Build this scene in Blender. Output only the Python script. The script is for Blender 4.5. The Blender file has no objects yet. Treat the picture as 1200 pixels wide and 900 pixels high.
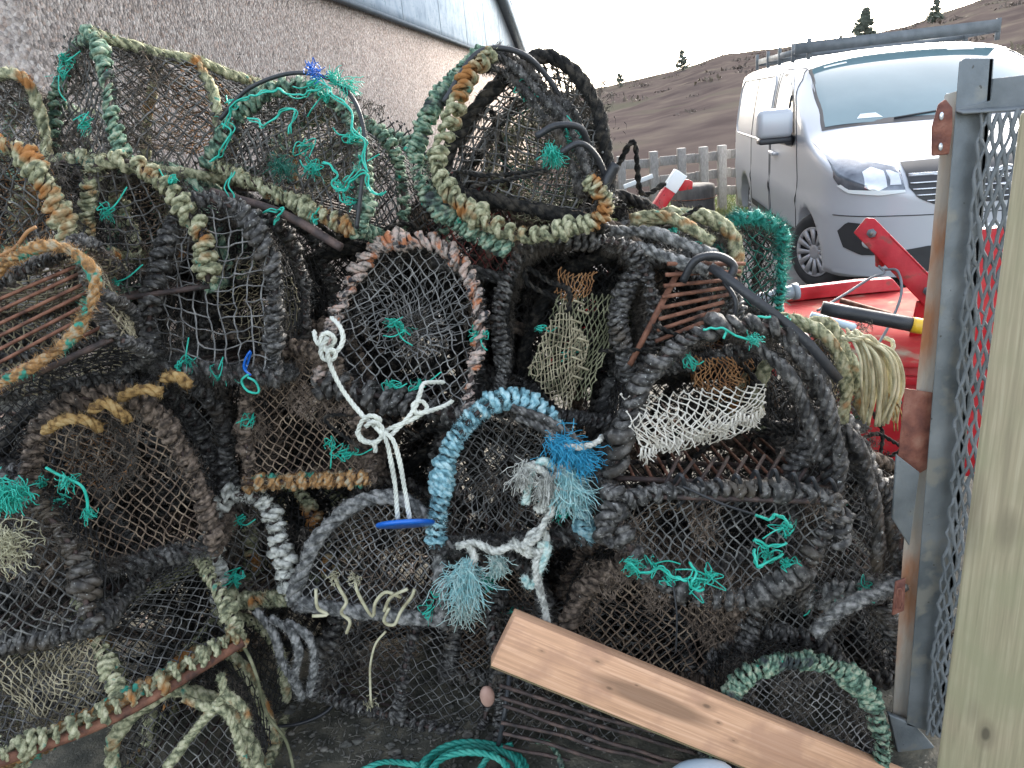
import bpy, math, random
import numpy as np
from mathutils import Matrix, Vector
rng = np.random.default_rng(7); random.seed(7)
SC = bpy.context.scene; COL = SC.collection
PI = math.pi
A_ = lambda *v: np.array(v, float)
def nrm(v):
    v = np.asarray(v, float); return v / (np.linalg.norm(v, axis=-1, keepdims=True) + 1e-12)
# ------------------------------------------------------------------ camera
FOC = 901.0; PITCH = math.radians(19.5); ROLL = math.radians(5.7); CAM = A_(0, 0, 1.75)
F_ = A_(0, math.cos(PITCH), -math.sin(PITCH)); u0 = A_(0, math.sin(PITCH), math.cos(PITCH)); x0 = A_(1, 0, 0)
U_ = u0 * math.cos(ROLL) + x0 * math.sin(ROLL); R_ = x0 * math.cos(ROLL) - u0 * math.sin(ROLL)
def ray(x, y): return F_ + R_ * (x - 600) / FOC + U_ * (450 - y) / FOC
def at(x, y, Y): d = ray(x, y); return CAM + d * Y / d[1]          # the point seen at x, y standing Y metres ahead
def onz(x, y, z=0.0): d = ray(x, y); return CAM + d * (z - CAM[2]) / d[2]
cam = bpy.data.cameras.new('camera'); co = bpy.data.objects.new('camera', cam); COL.objects.link(co)
m = Matrix(((R_[0], U_[0], -F_[0], CAM[0]), (R_[1], U_[1], -F_[1], CAM[1]), (R_[2], U_[2], -F_[2], CAM[2]), (0, 0, 0, 1)))
co.matrix_world = m; cam.sensor_width = 36; cam.lens = 36 * FOC / 1200; cam.clip_end = 3000; cam.clip_start = 0.05
SC.camera = co
# ------------------------------------------------------------------ materials
def ramp_cols(nt, fac, cols, lo=.3, hi=.7, const=False):
    r = nt.nodes.new('ShaderNodeValToRGB'); e = r.color_ramp.elements
    n = len(cols)
    while len(e) < n: e.new(.5)
    for i, c in enumerate(cols):
        e[i].position = lo + (hi - lo) * i / max(1, n - 1); e[i].color = (*c, 1)
    if const: r.color_ramp.interpolation = 'CONSTANT'
    nt.links.new(fac, r.inputs[0]); return r.outputs[0]
def mat(name, cols, scale=8, rough=.7, metal=0, bump=0, bscale=None, lo=.3, hi=.7, speck=None, sscale=120, samt=.66, stretch=None, coat=0, spec=.5, rand=True, patch=None, pscale=3, plo=.5, phi=.6, detail=5):
    mm = bpy.data.materials.new(name); mm.use_nodes = True; nt = mm.node_tree; b = nt.nodes['Principled BSDF']
    tc = nt.nodes.new('ShaderNodeTexCoord'); mp = nt.nodes.new('ShaderNodeMapping'); nt.links.new(tc.outputs['Object'], mp.inputs[0])
    if stretch: mp.inputs['Scale'].default_value = stretch
    if rand:
        oi = nt.nodes.new('ShaderNodeObjectInfo'); ml = nt.nodes.new('ShaderNodeMath'); ml.operation = 'MULTIPLY'; ml.inputs[1].default_value = 37
        nt.links.new(oi.outputs['Random'], ml.inputs[0]); nt.links.new(ml.outputs[0], mp.inputs['Location'])
    def noise(s, d=detail):
        n = nt.nodes.new('ShaderNodeTexNoise'); n.inputs['Scale'].default_value = s; n.inputs['Detail'].default_value = d
        nt.links.new(mp.outputs[0], n.inputs['Vector']); return n.outputs['Fac']
    def mix(f, a, c, lo_, hi_):
        mr = nt.nodes.new('ShaderNodeMapRange'); mr.inputs[1].default_value = lo_; mr.inputs[2].default_value = hi_; nt.links.new(f, mr.inputs[0])
        mx = nt.nodes.new('ShaderNodeMix'); mx.data_type = 'RGBA'; nt.links.new(mr.outputs[0], mx.inputs[0]); nt.links.new(a, mx.inputs[6])
        if isinstance(c, tuple): mx.inputs[7].default_value = (*c, 1)
        else: nt.links.new(c, mx.inputs[7])
        return mx.outputs[2]
    c = ramp_cols(nt, noise(scale), cols, lo, hi)
    if patch: c = mix(noise(pscale, 3), c, patch, plo, phi)
    if speck: c = mix(noise(sscale, 2), c, speck, samt, samt + .05)
    nt.links.new(c, b.inputs['Base Color'])
    b.inputs['Roughness'].default_value = rough; b.inputs['Metallic'].default_value = metal
    b.inputs['Coat Weight'].default_value = coat; b.inputs['Specular IOR Level'].default_value = spec
    if bump:
        bp = nt.nodes.new('ShaderNodeBump'); bp.inputs['Strength'].default_value = bump; bp.inputs['Distance'].default_value = .004
        nt.links.new(noise(bscale or scale * 6), bp.inputs['Height']); nt.links.new(bp.outputs[0], b.inputs['Normal'])
    return mm
M = {}
RB = dict(scale=60, bump=1, bscale=420, rough=.9, spec=.25, lo=.37, hi=.63)
M['dark'] = mat('dark_tarred_rope', [(.016, .015, .014), (.050, .047, .043), (.16, .152, .14)], speck=(.42, .43, .4), sscale=150, samt=.68, patch=(.09, .07, .05), pscale=6, plo=.55, phi=.7, **dict(RB, rough=.5, spec=.5, bump=.7))
M['deep'] = mat('black_shade_rope', [(.008, .008, .008), (.02, .019, .017), (.06, .052, .042)], **RB)  # near-black colour paints the pile's inner shade; also the top creel's rope
M['darkgrey'] = mat('grey_weathered_rope', [(.07, .07, .068), (.18, .18, .17), (.36, .35, .33)], speck=(.4, .4, .38), sscale=150, samt=.7, **RB)
M['green'] = mat('green_algae_rope', [(.05, .09, .065), (.17, .28, .2), (.40, .45, .32)], speck=(.02, .3, .2), sscale=40, samt=.68, patch=(.05, .06, .06), pscale=14, plo=.56, phi=.66, **RB)
M['olive'] = mat('olive_cream_rope', [(.12, .13, .08), (.33, .33, .2), (.55, .52, .35)], patch=(.36, .16, .05), pscale=10, plo=.56, phi=.66, speck=(.12, .3, .22), sscale=30, samt=.68, **RB)
M['pink'] = mat('pink_cream_rope', [(.10, .095, .09), (.46, .38, .33), (.6, .44, .37)], patch=(.5, .2, .1), pscale=22, plo=.56, phi=.64, speck=(.05, .05, .055), sscale=30, samt=.62, **RB)
M['orange'] = mat('orange_cream_rope', [(.42, .36, .25), (.45, .24, .09), (.2, .12, .06)], patch=(.06, .3, .22), pscale=20, plo=.58, phi=.63, **RB)
M['yellow'] = mat('mustard_rope', [(.12, .07, .03), (.36, .22, .08), (.45, .31, .14)], **RB)
M['brown'] = mat('brown_fouled_rope', [(.045, .035, .028), (.12, .09, .068), (.25, .19, .145)], speck=(.4, .38, .33), sscale=140, samt=.7, **RB)
M['blue'] = mat('pale_blue_rope', [(.12, .25, .29), (.27, .50, .56), (.48, .68, .70)], **RB)
M['sky'] = mat('bright_blue_twine', [(.03, .30, .5), (.08, .45, .68)], **RB)
M['aqua'] = mat('aqua_frayed_rope', [(.3, .62, .64), (.48, .78, .77), (.62, .8, .76)], **RB)
M['paleteal'] = mat('pale_teal_frayed_rope', [(.28, .46, .44), (.52, .66, .6), (.65, .72, .65)], **RB)
M['white'] = mat('off_white_rope', [(.42, .43, .38), (.66, .67, .58), (.74, .74, .66)], scale=20, bump=.7, bscale=300, rough=.75)
M['dirtywhite'] = mat('dirty_white_rope', [(.28, .28, .25), (.56, .56, .5), (.74, .73, .66)], **RB)
M['tan'] = mat('tan_twine', [(.22, .19, .11), (.46, .43, .28), (.6, .56, .4)], scale=25, bump=.6, bscale=300, rough=.8)
M['teal'] = mat('teal_twine', [(.01, .26, .18), (.015, .42, .31), (.06, .52, .4)], scale=30, rough=.5, bump=.4, bscale=200)
M['tealrope'] = mat('teal_green_rope', [(.01, .13, .10), (.02, .27, .21), (.08, .38, .29)], scale=14, rough=.55, bump=.6, bscale=260)
NB = dict(scale=26, rough=.75, spec=.35)
M['net'] = mat('dark_net', [(.04, .038, .036), (.10, .097, .091), (.21, .205, .19)], **NB)
M['netgrey'] = mat('grey_net', [(.09, .088, .085), (.19, .187, .18), (.33, .32, .30)], **NB)
M['netblack'] = mat('black_shade_net', [(.010, .010, .010), (.024, .023, .022), (.052, .05, .047)], **NB)  # black net; on covers and backs it paints the dim inside of creels
M['netbrown'] = mat('brown_net', [(.07, .048, .034), (.19, .135, .095), (.34, .26, .18)], **NB)
M['nettan'] = mat('tan_net', [(.12, .10, .06), (.3, .26, .17), (.42, .37, .25)], **NB)
M['netolive'] = mat('olive_net', [(.07, .075, .04), (.17, .17, .10), (.28, .27, .17)], **NB)
M['netorange'] = mat('rusty_orange_net', [(.16, .07, .03), (.34, .17, .07), (.4, .23, .11)], **NB)
M['netcream'] = mat('cream_net', [(.4, .36, .28), (.62, .58, .5), (.7, .66, .58)], **NB)
M['netred'] = mat('red_net', [(.12, .03, .03), (.3, .08, .06)], **NB)
M['netgreen'] = mat('dull_green_net', [(.01, .07, .05), (.02, .14, .1), (.05, .2, .15)], **NB)
M['weedshade'] = mat('shade_dried_weed', [(.012, .011, .010), (.03, .027, .024), (.06, .052, .045)], scale=30, rough=.95, spec=.2)  # weed colour darkened to stand for shade within the heap
M['weed'] = mat('dried_weed', [(.035, .031, .027), (.09, .078, .065), (.17, .145, .12)], scale=30, rough=.95, spec=.2)
M['weedbrown'] = mat('brown_dried_weed', [(.06, .045, .035), (.15, .115, .088), (.27, .21, .165)], scale=30, rough=.95, spec=.2)
M['rust'] = mat('rusty_bar', [(.05, .022, .015), (.17, .07, .04), (.28, .13, .08)], scale=30, rough=.8, bump=.6, bscale=200)
M['darkbar'] = mat('dark_bar', [(.02, .016, .015), (.06, .04, .035), (.12, .075, .06)], scale=30, rough=.7, bump=.6, bscale=200)
M['rubber'] = mat('black_rubber', [(.012, .013, .015), (.03, .032, .036)], scale=12, rough=.45, bump=.3, bscale=150)
M['galv'] = mat('galvanised_steel', [(.085, .10, .108), (.14, .158, .168), (.20, .22, .23)], scale=9, rough=.5, metal=.35, bump=.3, bscale=120, patch=(.20, .20, .18), pscale=14, plo=.54, phi=.64, speck=(.06, .06, .055), sscale=60, samt=.7)
M['galvdull'] = mat('dull_galvanised_steel', [(.11, .125, .132), (.18, .195, .205)], scale=14, rough=.65, metal=.15, bump=.3, bscale=120)
M['rustpost'] = mat('rust_streaked_steel', [(.33, .33, .31), (.33, .28, .23), (.30, .13, .06)], scale=7, rough=.8, bump=.6, bscale=120, stretch=(1, 1, .35), lo=.38, hi=.62)
M['rustplate'] = mat('red_rust_plate', [(.09, .03, .025), (.2, .075, .05), (.28, .14, .1)], scale=24, rough=.75, bump=.7, bscale=160)
def wood(name, c1, c2, axis_stretch, green=None, knots=True, mould=None, spots=()):
    mm = bpy.data.materials.new(name); mm.use_nodes = True; nt = mm.node_tree; b = nt.nodes['Principled BSDF']
    tc = nt.nodes.new('ShaderNodeTexCoord'); mp = nt.nodes.new('ShaderNodeMapping'); nt.links.new(tc.outputs['Object'], mp.inputs[0]); mp.inputs['Scale'].default_value = axis_stretch
    n = nt.nodes.new('ShaderNodeTexNoise'); n.inputs['Scale'].default_value = 60; n.inputs['Detail'].default_value = 8; n.inputs['Distortion'].default_value = .6; nt.links.new(mp.outputs[0], n.inputs[0])
    c = ramp_cols(nt, n.outputs['Fac'], [tuple(x * .72 for x in c1), c1, c2], .25, .75)
    n2 = nt.nodes.new('ShaderNodeTexNoise'); n2.inputs['Scale'].default_value = 7; n2.inputs['Detail'].default_value = 6; nt.links.new(tc.outputs['Object'], n2.inputs[0])
    def mx(f, a, col, lo, hi, amt=1):
        mr = nt.nodes.new('ShaderNodeMapRange'); mr.inputs[1].default_value = lo; mr.inputs[2].default_value = hi; mr.inputs[4].default_value = amt; nt.links.new(f, mr.inputs[0])
        q = nt.nodes.new('ShaderNodeMix'); q.data_type = 'RGBA'; nt.links.new(mr.outputs[0], q.inputs[0]); nt.links.new(a, q.inputs[6]); q.inputs[7].default_value = (*col, 1); return q.outputs[2]
    if green: c = mx(n2.outputs['Fac'], c, green, .42, .66, .75)
    if knots:
        v = nt.nodes.new('ShaderNodeTexVoronoi'); v.inputs['Scale'].default_value = 7.5; nt.links.new(mp2(nt, tc, axis_stretch), v.inputs['Vector'])
        c = mx(v.outputs['Distance'], c, tuple(x * .3 for x in c1), .24, .14, .75)
    if mould: c = mx(n2.outputs['Fac'], c, mould, .5, .62, .6)
    for (kx, ky, kz, kr) in spots:                                 # real knots, each with its own place in the board
        dv = nt.nodes.new('ShaderNodeVectorMath'); dv.operation = 'SUBTRACT'; nt.links.new(tc.outputs['Object'], dv.inputs[0]); dv.inputs[1].default_value = (kx, ky, kz)
        sc_ = nt.nodes.new('ShaderNodeVectorMath'); sc_.operation = 'MULTIPLY'; nt.links.new(dv.outputs[0], sc_.inputs[0]); sc_.inputs[1].default_value = tuple(.45 if x < .5 else 1 for x in axis_stretch)
        ln_ = nt.nodes.new('ShaderNodeVectorMath'); ln_.operation = 'LENGTH'; nt.links.new(sc_.outputs[0], ln_.inputs[0])
        ad = nt.nodes.new('ShaderNodeMath'); ad.operation = 'MULTIPLY_ADD'; nt.links.new(n2.outputs['Fac'], ad.inputs[0]); ad.inputs[1].default_value = kr * 1.4; nt.links.new(ln_.outputs['Value'], ad.inputs[2])
        c = mx(ad.outputs[0], c, tuple(x * .62 for x in c1), kr * 2.6, kr * 1.7, .7); c = mx(ad.outputs[0], c, tuple(x * .25 for x in c1), kr * 1.5, kr * 1.1, .85)
    nt.links.new(c, b.inputs['Base Color']); b.inputs['Roughness'].default_value = .75
    bp = nt.nodes.new('ShaderNodeBump'); bp.inputs['Strength'].default_value = .5; bp.inputs['Distance'].default_value = .002; nt.links.new(n.outputs['Fac'], bp.inputs['Height']); nt.links.new(bp.outputs[0], b.inputs['Normal'])
    return mm
def mp2(nt, tc, s):
    q = nt.nodes.new('ShaderNodeMapping'); nt.links.new(tc.outputs['Object'], q.inputs[0]); q.inputs['Scale'].default_value = tuple(min(1.0, x * 2.2) for x in s); return q.outputs[0]
M['plank'] = wood('pink_sawn_timber', (.60, .34, .20), (.74, .46, .30), (.07, 2.3, 2.3), mould=(.40, .22, .14), spots=[(.24, 0, -.03, .006), (.30, 0, -.085, .008), (.36, 0, -.05, .004), (.55, 0, -.03, .009), (.10, 0, -.06, .004), (.66, 0, -.09, .005), (.60, 0, -.06, .004)])
M['plankedge'] = wood('mouldy_sawn_timber', (.17, .12, .06), (.24, .19, .1), (.12, 1, 1), green=(.08, .1, .04), knots=False)
M['post'] = wood('treated_timber', (.31, .26, .165), (.41, .355, .24), (2.6, 2.6, .09), green=(.25, .24, .14), spots=[(*(at(px_, py_, 1.08) - A_(*at(1150, 500, 1.17)[:2], 0)), r_) for px_, py_, r_ in ((1165, 590, .009), (1180, 625, .012), (1150, 690, .007), (1140, 840, .013), (1155, 860, .010), (1172, 400, .004), (1150, 470, .003))])
M['fence'] = wood('pale_grey_timber', (.30, .285, .27), (.42, .40, .37), (1, 1, .3), knots=False)
M['stump'] = mat('weathered_block', [(.07, .065, .06), (.13, .12, .11), (.2, .18, .16)], scale=9, rough=.9, bump=.8, stretch=(1, 1, .3))
M['red'] = mat('red_paint', [(.30, .012, .016), (.42, .018, .026), (.46, .05, .05)], scale=9, rough=.38, patch=(.25, .05, .04), pscale=18, plo=.6, phi=.68, bump=.25, bscale=90, spec=.25)
M['dirtyred'] = mat('dirty_red_deck', [(.30, .012, .018), (.36, .04, .035), (.24, .11, .08)], scale=5, rough=.8, spec=.1, patch=(.3, .24, .17), pscale=7, plo=.55, phi=.68)
M['yellowcap'] = mat('yellow_plastic', [(.7, .4, .02), (.8, .5, .04)], rough=.4)
M['greyplastic'] = mat('grey_plastic', [(.22, .25, .29), (.3, .33, .37)], rough=.4)
M['silver'] = mat('silver_car_paint', [(.43, .45, .48), (.46, .48, .51)], scale=2, rough=.42, metal=.25, coat=.15)
M['glass'] = mat('tinted_windscreen', [(.08, .15, .17), (.13, .21, .23)], scale=1.5, rough=.06, coat=.3, spec=.5, rand=False)
M['darkglass'] = mat('dark_side_glass', [(.03, .035, .04), (.05, .055, .06)], rough=.05, coat=1, spec=.8)
M['plasticblack'] = mat('black_trim', [(.018, .019, .021), (.03, .031, .034)], rough=.5)
M['chrome'] = mat('chrome_trim', [(.6, .61, .63), (.7, .71, .73)], rough=.2, metal=.9)
M['lamp'] = mat('headlight_glass', [(.07, .08, .10), (.20, .22, .25)], scale=14, rough=.1, metal=.5, coat=1)
M['lens'] = mat('clear_lens', [(.6, .63, .66), (.75, .78, .8)], scale=20, rough=.12, metal=.4, coat=1)
M['alloy'] = mat('wheel_cover', [(.36, .36, .37), (.45, .45, .46)], rough=.4, metal=.4)
M['tyre'] = mat('tyre', [(.02, .02, .021), (.04, .04, .04)], rough=.85)
M['paper'] = mat('white_paper', [(.7, .75, .75), (.8, .82, .8)], rough=.8)
M['stone'] = mat('stone', [(.05, .05, .045), (.10, .095, .08), (.2, .18, .15)], scale=15, rough=.9)
M['bluedisc'] = mat('blue_plastic', [(.005, .09, .42), (.01, .14, .55)], scale=20, rough=.35, speck=(.6, .65, .7), sscale=70, samt=.66)
M['buoy'] = mat('faded_pink_buoy', [(.3, .17, .13), (.42, .27, .21)], scale=20, rough=.7)
M['paleplastic'] = mat('pale_blue_plastic', [(.4, .5, .58), (.5, .6, .66)], rough=.35)
M['clad'] = mat('pale_blue_cladding', [(.22, .265, .31), (.30, .355, .41), (.36, .41, .46)], scale=5, spec=0, rough=1, patch=(.2, .27, .3), pscale=24, plo=.6, phi=.72, lo=.25, hi=.6)
M['trim'] = mat('grey_painted_trim', [(.13, .15, .17), (.17, .19, .21)], scale=8, rough=1, spec=0)
M['slate'] = mat('roof_tile', [(.06, .055, .055), (.12, .1, .1)], scale=10, rough=.8)
M['bark'] = mat('bark', [(.05, .04, .03), (.1, .08, .06)], rough=.9)
M['needles'] = mat('conifer_needles', [(.13, .15, .12), (.2, .22, .17)], scale=2, rough=.8)
M['grassm'] = mat('grass_blades', [(.09, .14, .04), (.2, .24, .08), (.3, .28, .12)], scale=1.5, rough=.8)
M['heatherm'] = mat('heather_tufts', [(.07, .053, .045), (.11, .085, .07), (.17, .14, .095)], scale=.3, rough=.95, rand=False)
# ------------------------------------------------------------------ mesh tools
class G:
    def __init__(s): s.v = []; s.f = []; s.n = 0; s.mi = []; s.cur = 0
    def add(s, v, f):
        v = np.asarray(v, float).reshape(-1, 3)
        for q in f:
            q = np.asarray(q, int)
            if len(q): s.f.append(q + s.n); s.mi.append(np.full(len(q), s.cur))
        s.v.append(v); s.n += len(v); return s
    def box(s, c, sx, sy, sz, X=(1, 0, 0), Y=(0, 1, 0), Z=(0, 0, 1)):
        X, Y, Z = A_(*X), A_(*Y), A_(*Z); c = A_(*c)
        v = [c + X * sx / 2 * i + Y * sy / 2 * j + Z * sz / 2 * k for i in (-1, 1) for j in (-1, 1) for k in (-1, 1)]
        s.add(v, [[(0, 1, 3, 2), (4, 6, 7, 5), (0, 4, 5, 1), (2, 3, 7, 6), (0, 2, 6, 4), (1, 5, 7, 3)]]); return s
    def bar(s, a, b, w, h, up=(0, 0, 1)):
        a, b = A_(*a), A_(*b); y = nrm(b - a); x = nrm(np.cross(y, up)); z = np.cross(x, y)
        return s.box((a + b) / 2, w, np.linalg.norm(b - a), h, x, y, z)
    def prism(s, pts, off):
        pts = np.asarray(pts, float); off = A_(*off); n = len(pts)
        v = np.vstack([pts, pts + off]); s.add(v, [np.array([list(range(n))]), np.array([list(range(2 * n - 1, n - 1, -1))]), np.array([[i, i + n, (i + 1) % n + n, (i + 1) % n] for i in range(n)])]); return s
    def tube(s, P, r, sides=6): return s.add(*tubes(np.asarray(P, float)[None], r, sides))
def build(g, name, mt, parent=None, smooth=False, bevel=0, mats=None):
    me = bpy.data.meshes.new(name); V = np.vstack(g.v)
    me.vertices.add(len(V)); me.vertices.foreach_set('co', V.ravel())
    li = np.concatenate([q.ravel() for q in g.f]); tot = np.concatenate([np.full(len(q), q.shape[1]) for q in g.f])
    me.loops.add(len(li)); me.loops.foreach_set('vertex_index', li)
    me.polygons.add(len(tot)); st = np.concatenate([[0], np.cumsum(tot)[:-1]]); me.polygons.foreach_set('loop_start', st); me.polygons.foreach_set('loop_total', tot)
    for mm in (mats or [mt]): me.materials.append(M[mm] if isinstance(mm, str) else mm)
    if mats: me.polygons.foreach_set('material_index', np.concatenate(g.mi))
    if smooth: me.polygons.foreach_set('use_smooth', np.ones(len(tot), bool))
    me.update(); me.validate()
    o = bpy.data.objects.new(name, me); COL.objects.link(o)
    if parent is not None: o.parent = parent
    if bevel:
        b = o.modifiers.new('bevel', 'BEVEL'); b.width = bevel; b.segments = 2; b.limit_method = 'ANGLE'
    return o
def tag(o, label, cat, group=None, kind=None):
    if label: o['label'] = label
    if cat: o['category'] = cat
    if group: o['group'] = group
    if kind: o['kind'] = kind
    return o
def empty(name, loc=(0, 0, 0), label=None, cat=None, group=None, mw=None):
    o = bpy.data.objects.new(name, None); COL.objects.link(o); o.empty_display_size = .1
    if mw is not None: o.matrix_world = mw
    else: o.location = loc
    return tag(o, label, cat, group)
def tubes(P, r, sides=4, caps=True):
    """P [n,k,3] centre lines, r scalar or [n,k]."""
    n, k, _ = P.shape
    T = np.empty_like(P); T[:, 1:-1] = P[:, 2:] - P[:, :-2]; T[:, 0] = P[:, 1] - P[:, 0]; T[:, -1] = P[:, -1] - P[:, -2]; T = nrm(T)
    ref = np.where(np.abs(T[:, 0, 2:3]) < .8, A_(0, 0, 1)[None], A_(1, 0, 0)[None]); N = np.empty_like(P)
    cur = nrm(np.cross(T[:, 0], ref))
    for i in range(k):
        cur = nrm(cur - T[:, i] * np.sum(cur * T[:, i], -1, keepdims=True)); N[:, i] = cur
    B = np.cross(T, N); a = np.arange(sides) * 2 * PI / sides
    rr = np.broadcast_to(np.asarray(r, float), (n, k))[:, :, None, None]
    V = P[:, :, None] + rr * (N[:, :, None] * np.cos(a)[None, None, :, None] + B[:, :, None] * np.sin(a)[None, None, :, None])
    idx = np.arange(n * k * sides).reshape(n, k, sides); nx = np.roll(idx, -1, 2)
    q = np.stack([idx[:, :-1], nx[:, :-1], nx[:, 1:], idx[:, 1:]], -1).reshape(-1, 4)
    fs = [q]
    if caps and sides > 2: fs += [idx[:, 0, ::-1], idx[:, -1]]
    return V.reshape(-1, 3), fs
def frame(P):
    T = np.gradient(P, axis=0); T = nrm(T); ref = A_(0, 0, 1) if abs(T[0, 2]) < .8 else A_(1, 0, 0)
    N = np.empty_like(P); cur = nrm(np.cross(T[0], ref))
    for i in range(len(P)): cur = nrm(cur - T[i] * (cur @ T[i])); N[i] = cur
    return T, N, np.cross(T, N)
def spline(pts, step=.01, closed=False):
    p = np.asarray(pts, float); n = len(p)
    if n == 2: out = np.linspace(p[0], p[1], 20)
    else:
        e = np.vstack([p[-1], p, p[0], p[1]]) if closed else np.vstack([2 * p[0] - p[1], p, 2 * p[-1] - p[-2]])
        out = []
        for i in range(n if closed else n - 1):
            a, b, c, d = e[i:i + 4]; t = np.linspace(0, 1, 12, endpoint=False)[:, None]
            out.append(.5 * (2 * b + (c - a) * t + (2 * a - 5 * b + 4 * c - d) * t ** 2 + (3 * b - a - 3 * c + d) * t ** 3))
        out.append(p[:1] if closed else p[-1:]); out = np.vstack(out)
    return resample(out, step)
def resample(out, step):
    L = np.concatenate([[0], np.cumsum(np.linalg.norm(np.diff(out, axis=0), axis=1))]); m_ = max(3, int(L[-1] / step) + 1); s = np.linspace(0, L[-1], m_)
    return np.stack([np.interp(s, L, out[:, i]) for i in range(3)], 1)
def wob(P, amp, freq, seed):
    r_ = np.random.default_rng(seed); o = np.zeros_like(P)
    for k in range(4):
        w = r_.normal(size=(3, 3)) * freq * (1 + k * .8); ph = r_.uniform(0, 6.28, 3); o += np.sin(P @ w + ph) * amp / (1 + k)
    return P + o
def rope(g, P, r, strands=3, lay=7.0, sides=6, jit=.12, closed=False):
    """a laid rope: strands twisted round one another along P"""
    P = resample(P, r * .75); T, N, B = frame(P); k = len(P); s = np.arange(k) * r * .75; out = []
    for j in range(strands):
        ph = 2 * PI * j / strands + s / (lay * r) * 2 * PI
        out.append(P + (N * np.cos(ph)[:, None] + B * np.sin(ph)[:, None]) * r * .5)
    out = np.stack(out); rr = r * .58 * (1 + jit * np.sin(s * 45 + rng.uniform(0, 6)) + rng.normal(0, jit * .35, (strands, k)))
    g.add(*tubes(out, rr, sides)); return g
def lash(g, P, rb, rc, pitch=None, sides=5, jit=.2, cover=1.0, seed=0, ply=2):
    """a cord wound tightly round a bar that follows P"""
    r_ = np.random.default_rng(seed); P = resample(P, .006); T, N, B = frame(P); L = .006 * (len(P) - 1); pitch = pitch or rc * 2.15; ppt = 13 if ply > 1 else 9
    turns = L / pitch; k = max(12, int(turns * ppt)); tn = int(turns) + 3; u = np.arange(k) / ppt
    warp = np.interp(np.linspace(0, 1, k), np.linspace(0, 1, 12), np.concatenate([[0], np.cumsum(r_.uniform(.55, 1.5, 11))])); warp = warp / warp[-1]; fi = warp * (len(P) - 1)
    c = np.stack([np.interp(fi, np.arange(len(P)), P[:, i]) for i in range(3)], 1); n_ = np.stack([np.interp(fi, np.arange(len(P)), N[:, i]) for i in range(3)], 1); b_ = np.stack([np.interp(fi, np.arange(len(P)), B[:, i]) for i in range(3)], 1)
    tj = np.interp(u, np.arange(tn), r_.normal(0, 1, tn)); wx_ = np.arange(0, tn + 6, 4); wide = np.interp(u, wx_, r_.normal(0, 1, len(wx_)))
    rad = (rb + rc * .8) * (1 + jit * .5 * tj + .45 * jit * wide); ph = 2 * PI * u + .9 * tj; Tn = T[np.clip(fi.astype(int), 0, len(P) - 1)]
    H = c + (n_ * np.cos(ph)[:, None] + b_ * np.sin(ph)[:, None]) * rad[:, None] + Tn * (tj * rc * .7 + np.sin(ph + seed) * rc * .9 + np.cos(ph + 2) * wide * rc * .5)[:, None]
    rad2 = rc * np.clip(1 + jit * .8 * tj + jit * .5 * wide, .45, 1.8)
    if ply < 2: g.add(*tubes(H[None], rad2[None], sides)); return g
    T2, N2, B2 = frame(H); sl = np.concatenate([[0], np.cumsum(np.linalg.norm(np.diff(H, axis=0), axis=1))]); out = []
    for j in range(ply):
        a = 2 * PI * j / ply + sl / (rc * 6.5) * 2 * PI; out.append(H + (N2 * np.cos(a)[:, None] + B2 * np.sin(a)[:, None]) * (rad2 * .5)[:, None])
    g.add(*tubes(np.stack(out), np.stack([rad2] * ply) * .62 * (1 + r_.normal(0, .09, (ply, k))), sides)); return g
def fibres(g, base, d, ln, wd, droop=0.0):
    n = len(base); d = nrm(d); sd = nrm(np.cross(d, rng.normal(size=(n, 3)))); ln = np.broadcast_to(ln, n)[:, None]
    mid = base + d * ln * .55 + rng.normal(size=(n, 3)) * ln * .12; tip = base + d * ln + rng.normal(size=(n, 3)) * ln * .25 - A_(0, 0, 1) * ln * droop
    V = np.stack([base - sd * wd, base + sd * wd, mid - sd * wd * .7, mid + sd * wd * .7, tip], 1).reshape(-1, 3); i = np.arange(n)[:, None] * 5
    g.add(V, [i + A_(0, 1, 3, 2).astype(int), i + A_(2, 3, 4).astype(int)]); return g
def fuzz_path(g, P, r, n, ln=.012, wd=.0007):
    T, N, B = frame(P); i = rng.integers(0, len(P), n); a = rng.uniform(0, 2 * PI, n)[:, None]; d = N[i] * np.cos(a) + B[i] * np.sin(a)
    return fibres(g, P[i] + d * r * .8 + T[i] * rng.normal(0, .004, (n, 1)), d + T[i] * rng.normal(0, .6, (n, 1)), ln * rng.uniform(.4, 1.5, n), wd)
def fray(g, p, d, n, ln, spread, r=.0011, k=7, droop=.5, w0=.008):
    """loose filaments bursting out of a rope end"""
    p = A_(*p); d = nrm(d); P = np.empty((n, k, 3)); cur = p + rng.normal(size=(n, 3)) * w0; dr = nrm(d + rng.normal(size=(n, 3)) * spread); l = ln * rng.uniform(.6, 1.1, (n, 1)) / k
    for i in range(k):
        P[:, i] = cur; dr = nrm(dr + rng.normal(size=(n, 3)) * .36 + A_(0, 0, -1) * droop / k * 1.5); cur = cur + dr * l
    g.add(*tubes(P, r, 3)); return g
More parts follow.
